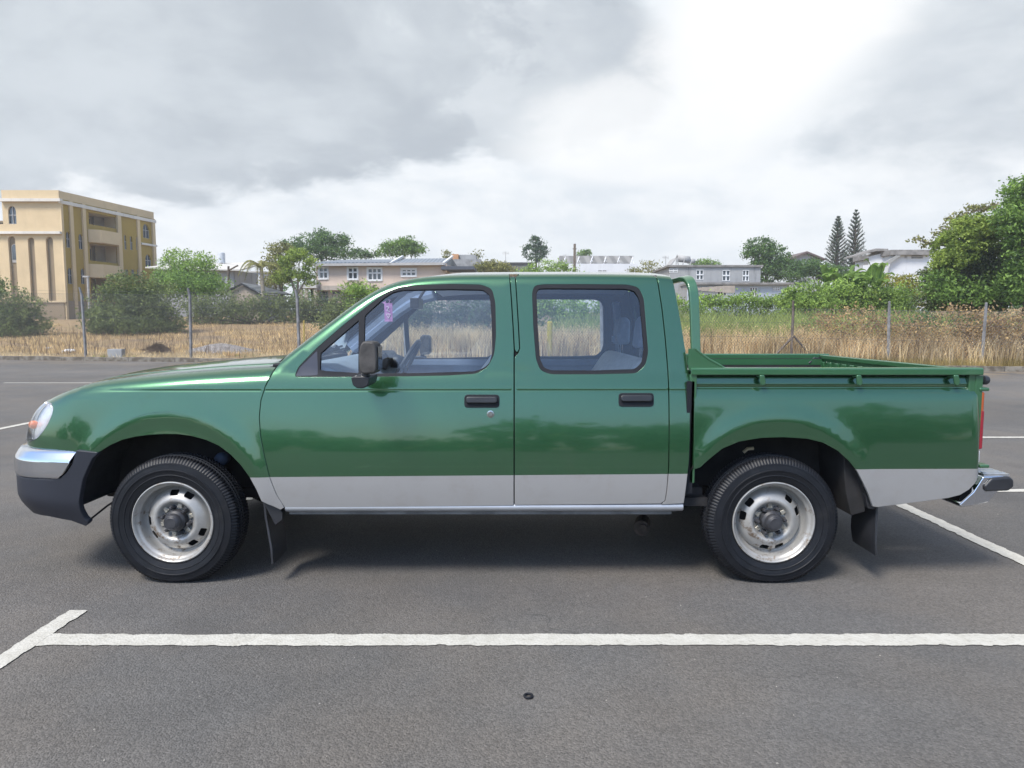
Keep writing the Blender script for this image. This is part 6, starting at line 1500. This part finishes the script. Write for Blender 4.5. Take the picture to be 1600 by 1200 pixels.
heap('brush_heap', 'heap of dry brown brushwood behind the left fence', 'brush heap', 250, 26.6, .75, .42, mat('brushwood', (.13, .095, .065), .95, 0, .5, 12., bump=1., bscale=15), 2, .7)
rng = np.random.default_rng(9); q = MB()
x0 = at(250, 540, 26.6)[0]; g0 = float(terr(x0, 26.6))
for _ in range(150):
    a, b_ = rng.uniform(0, 6.28), rng.uniform(0, 1); p = Vector((x0+.7*math.cos(a)*b_, 26.4+.45*math.sin(a)*b_, g0+.42*(1-b_*.7))); d = Vector(rng.normal(size=3)); d.z *= .4; d.normalize(); q.tube([p-d*.16, p+d*.16], .006, 3, caps=False)
tag(q.build('brush_twigs', S5), kind='stuff')
x, y, z = gp(232, 551, .2); q = MB(); q.box(x-.26, x+.26, kerb_y(x)+.25, kerb_y(x)+.5, .1, .42); tag(q.build('concrete_block', M_conc, bevel=.02), 'broken grey concrete block lying on the kerb beside the brush heap', 'block')
x, y, z = gp(265, 562.5, .03); q = MB(); rng = random.Random(4); V = []
for i in range(7):
    for j in range(4): V.append((x-.24+.08*i+rng.uniform(-.02, .02), y-.12+.08*j+rng.uniform(-.02, .02), .03+rng.uniform(0, .11)*(1 if 0 < i < 6 and 0 < j < 3 else .1)))
q.add(V, [(i*4+j, i*4+j+1, i*4+j+5, i*4+j+4) for i in range(6) for j in range(3)]); tag(q.build('paper_litter', M_white), 'crumpled white paper lying against the left kerb', 'litter')
for (px_, Y, s, lab) in ((108, 28, .28, 'white stone on the dry field right of the left shrub'), (76, 30.5, .14, 'small white stone beside the left shrub')):
    P0 = at(px_, 535, Y); g0 = float(terr(P0[0], Y)); q = MB(); rng = random.Random(int(px_)); q.lathe([(0, -.06), (s*.9, 0), (s, s*.25), (s*.6, s*.5), (0, s*.55)], (P0[0], Y, g0), 'z', 9)
    q.v = [(a+rng.uniform(-.03, .03), b+rng.uniform(-.03, .03), c) for a, b, c in q.v]; tag(q.build('stone', mat('white stone', (.55, .53, .5), .9)), lab, 'stone')
x, yy, z = on_fence(860, 505); q = MB(); q.tube([(x, yy+.3, .1), (x, yy+.3, z+.03)], [.09, .085], 10); q.tube([(x, yy+.3, z+.03), (x, yy+.3, z+.06)], [.085, .05], 10)
tag(q.build('marker_post', mat('yellow post paint', (.55, .42, .05), .6, 0, .15, 8.), smooth=True, auto=40), 'yellow marker post seen through the rear side window', 'post')
x, yy, z = on_fence(457, 500); q = MB(); q.tube([(x, yy+1.2, .2), (x+.02, yy+1.2, z)], .03, 7); tag(q.build('marker_post', mat('yellow pipe', (.45, .34, .08), .6)), 'thin yellowish pipe beside the fence post left of the windscreen', 'post')
# rubber ring on the asphalt
x, y, _ = gp(825.5, 1089.5); q = MB(); n, m_ = 40, 10
for i in range(n):
    a = 2*math.pi*i/n
    for k in range(m_):
        b = 2*math.pi*k/m_; rr = .0135+.0042*math.cos(b); q.v.append((x+rr*math.cos(a), y+rr*math.sin(a), .0055+.0042*math.sin(b)))
q.f = [(i*m_+k, ((i+1) % n)*m_+k, ((i+1) % n)*m_+(k+1) % m_, i*m_+(k+1) % m_) for i in range(n) for k in range(m_)]; q.fm = [0]*len(q.f)
tag(q.build('rubber_ring', M_rubber, smooth=True), 'small black rubber ring on the asphalt in front of the truck', 'ring')

# loose grit and dead leaves scattered over the lot
rng = np.random.default_rng(31); q = MB()
for _ in range(900):
    x = rng.uniform(-6, 6); y = rng.uniform(1.2, 9); r = rng.uniform(.0015, .0045)
    V = [(x+r*math.cos(a)*rng.uniform(.7, 1.2), y+r*math.sin(a)*rng.uniform(.7, 1.2), 0.0005) for a in np.linspace(0, 6.28, 6)[:5]]; q.add(V+[(x, y, r*1.1)], [(i, (i+1) % 5, 5) for i in range(5)])
tag(q.build('loose_grit', mat('grit', (.26, .24, .21), .9, 0, .3, 60.)), kind='stuff')

# ---------------------------------------------------------------- thin haze volume, added to lift dark tones and pale the distance
hz = bpy.data.materials.new('added haze'); hz.use_nodes = True; t = NT(hz.node_tree)
pv_ = t.n('ShaderNodeVolumePrincipled', {'Color': (.92, .95, 1.), 'Density': .0011, 'Anisotropy': .2})
o_ = t.n('ShaderNodeOutputMaterial'); t.t.links.new(pv_.outputs[0], o_.inputs['Volume'])
q = MB(); q.box(-450, 450, -450, 480, -1.4, 30.); tag(q.build('haze', hz), kind='stuff')
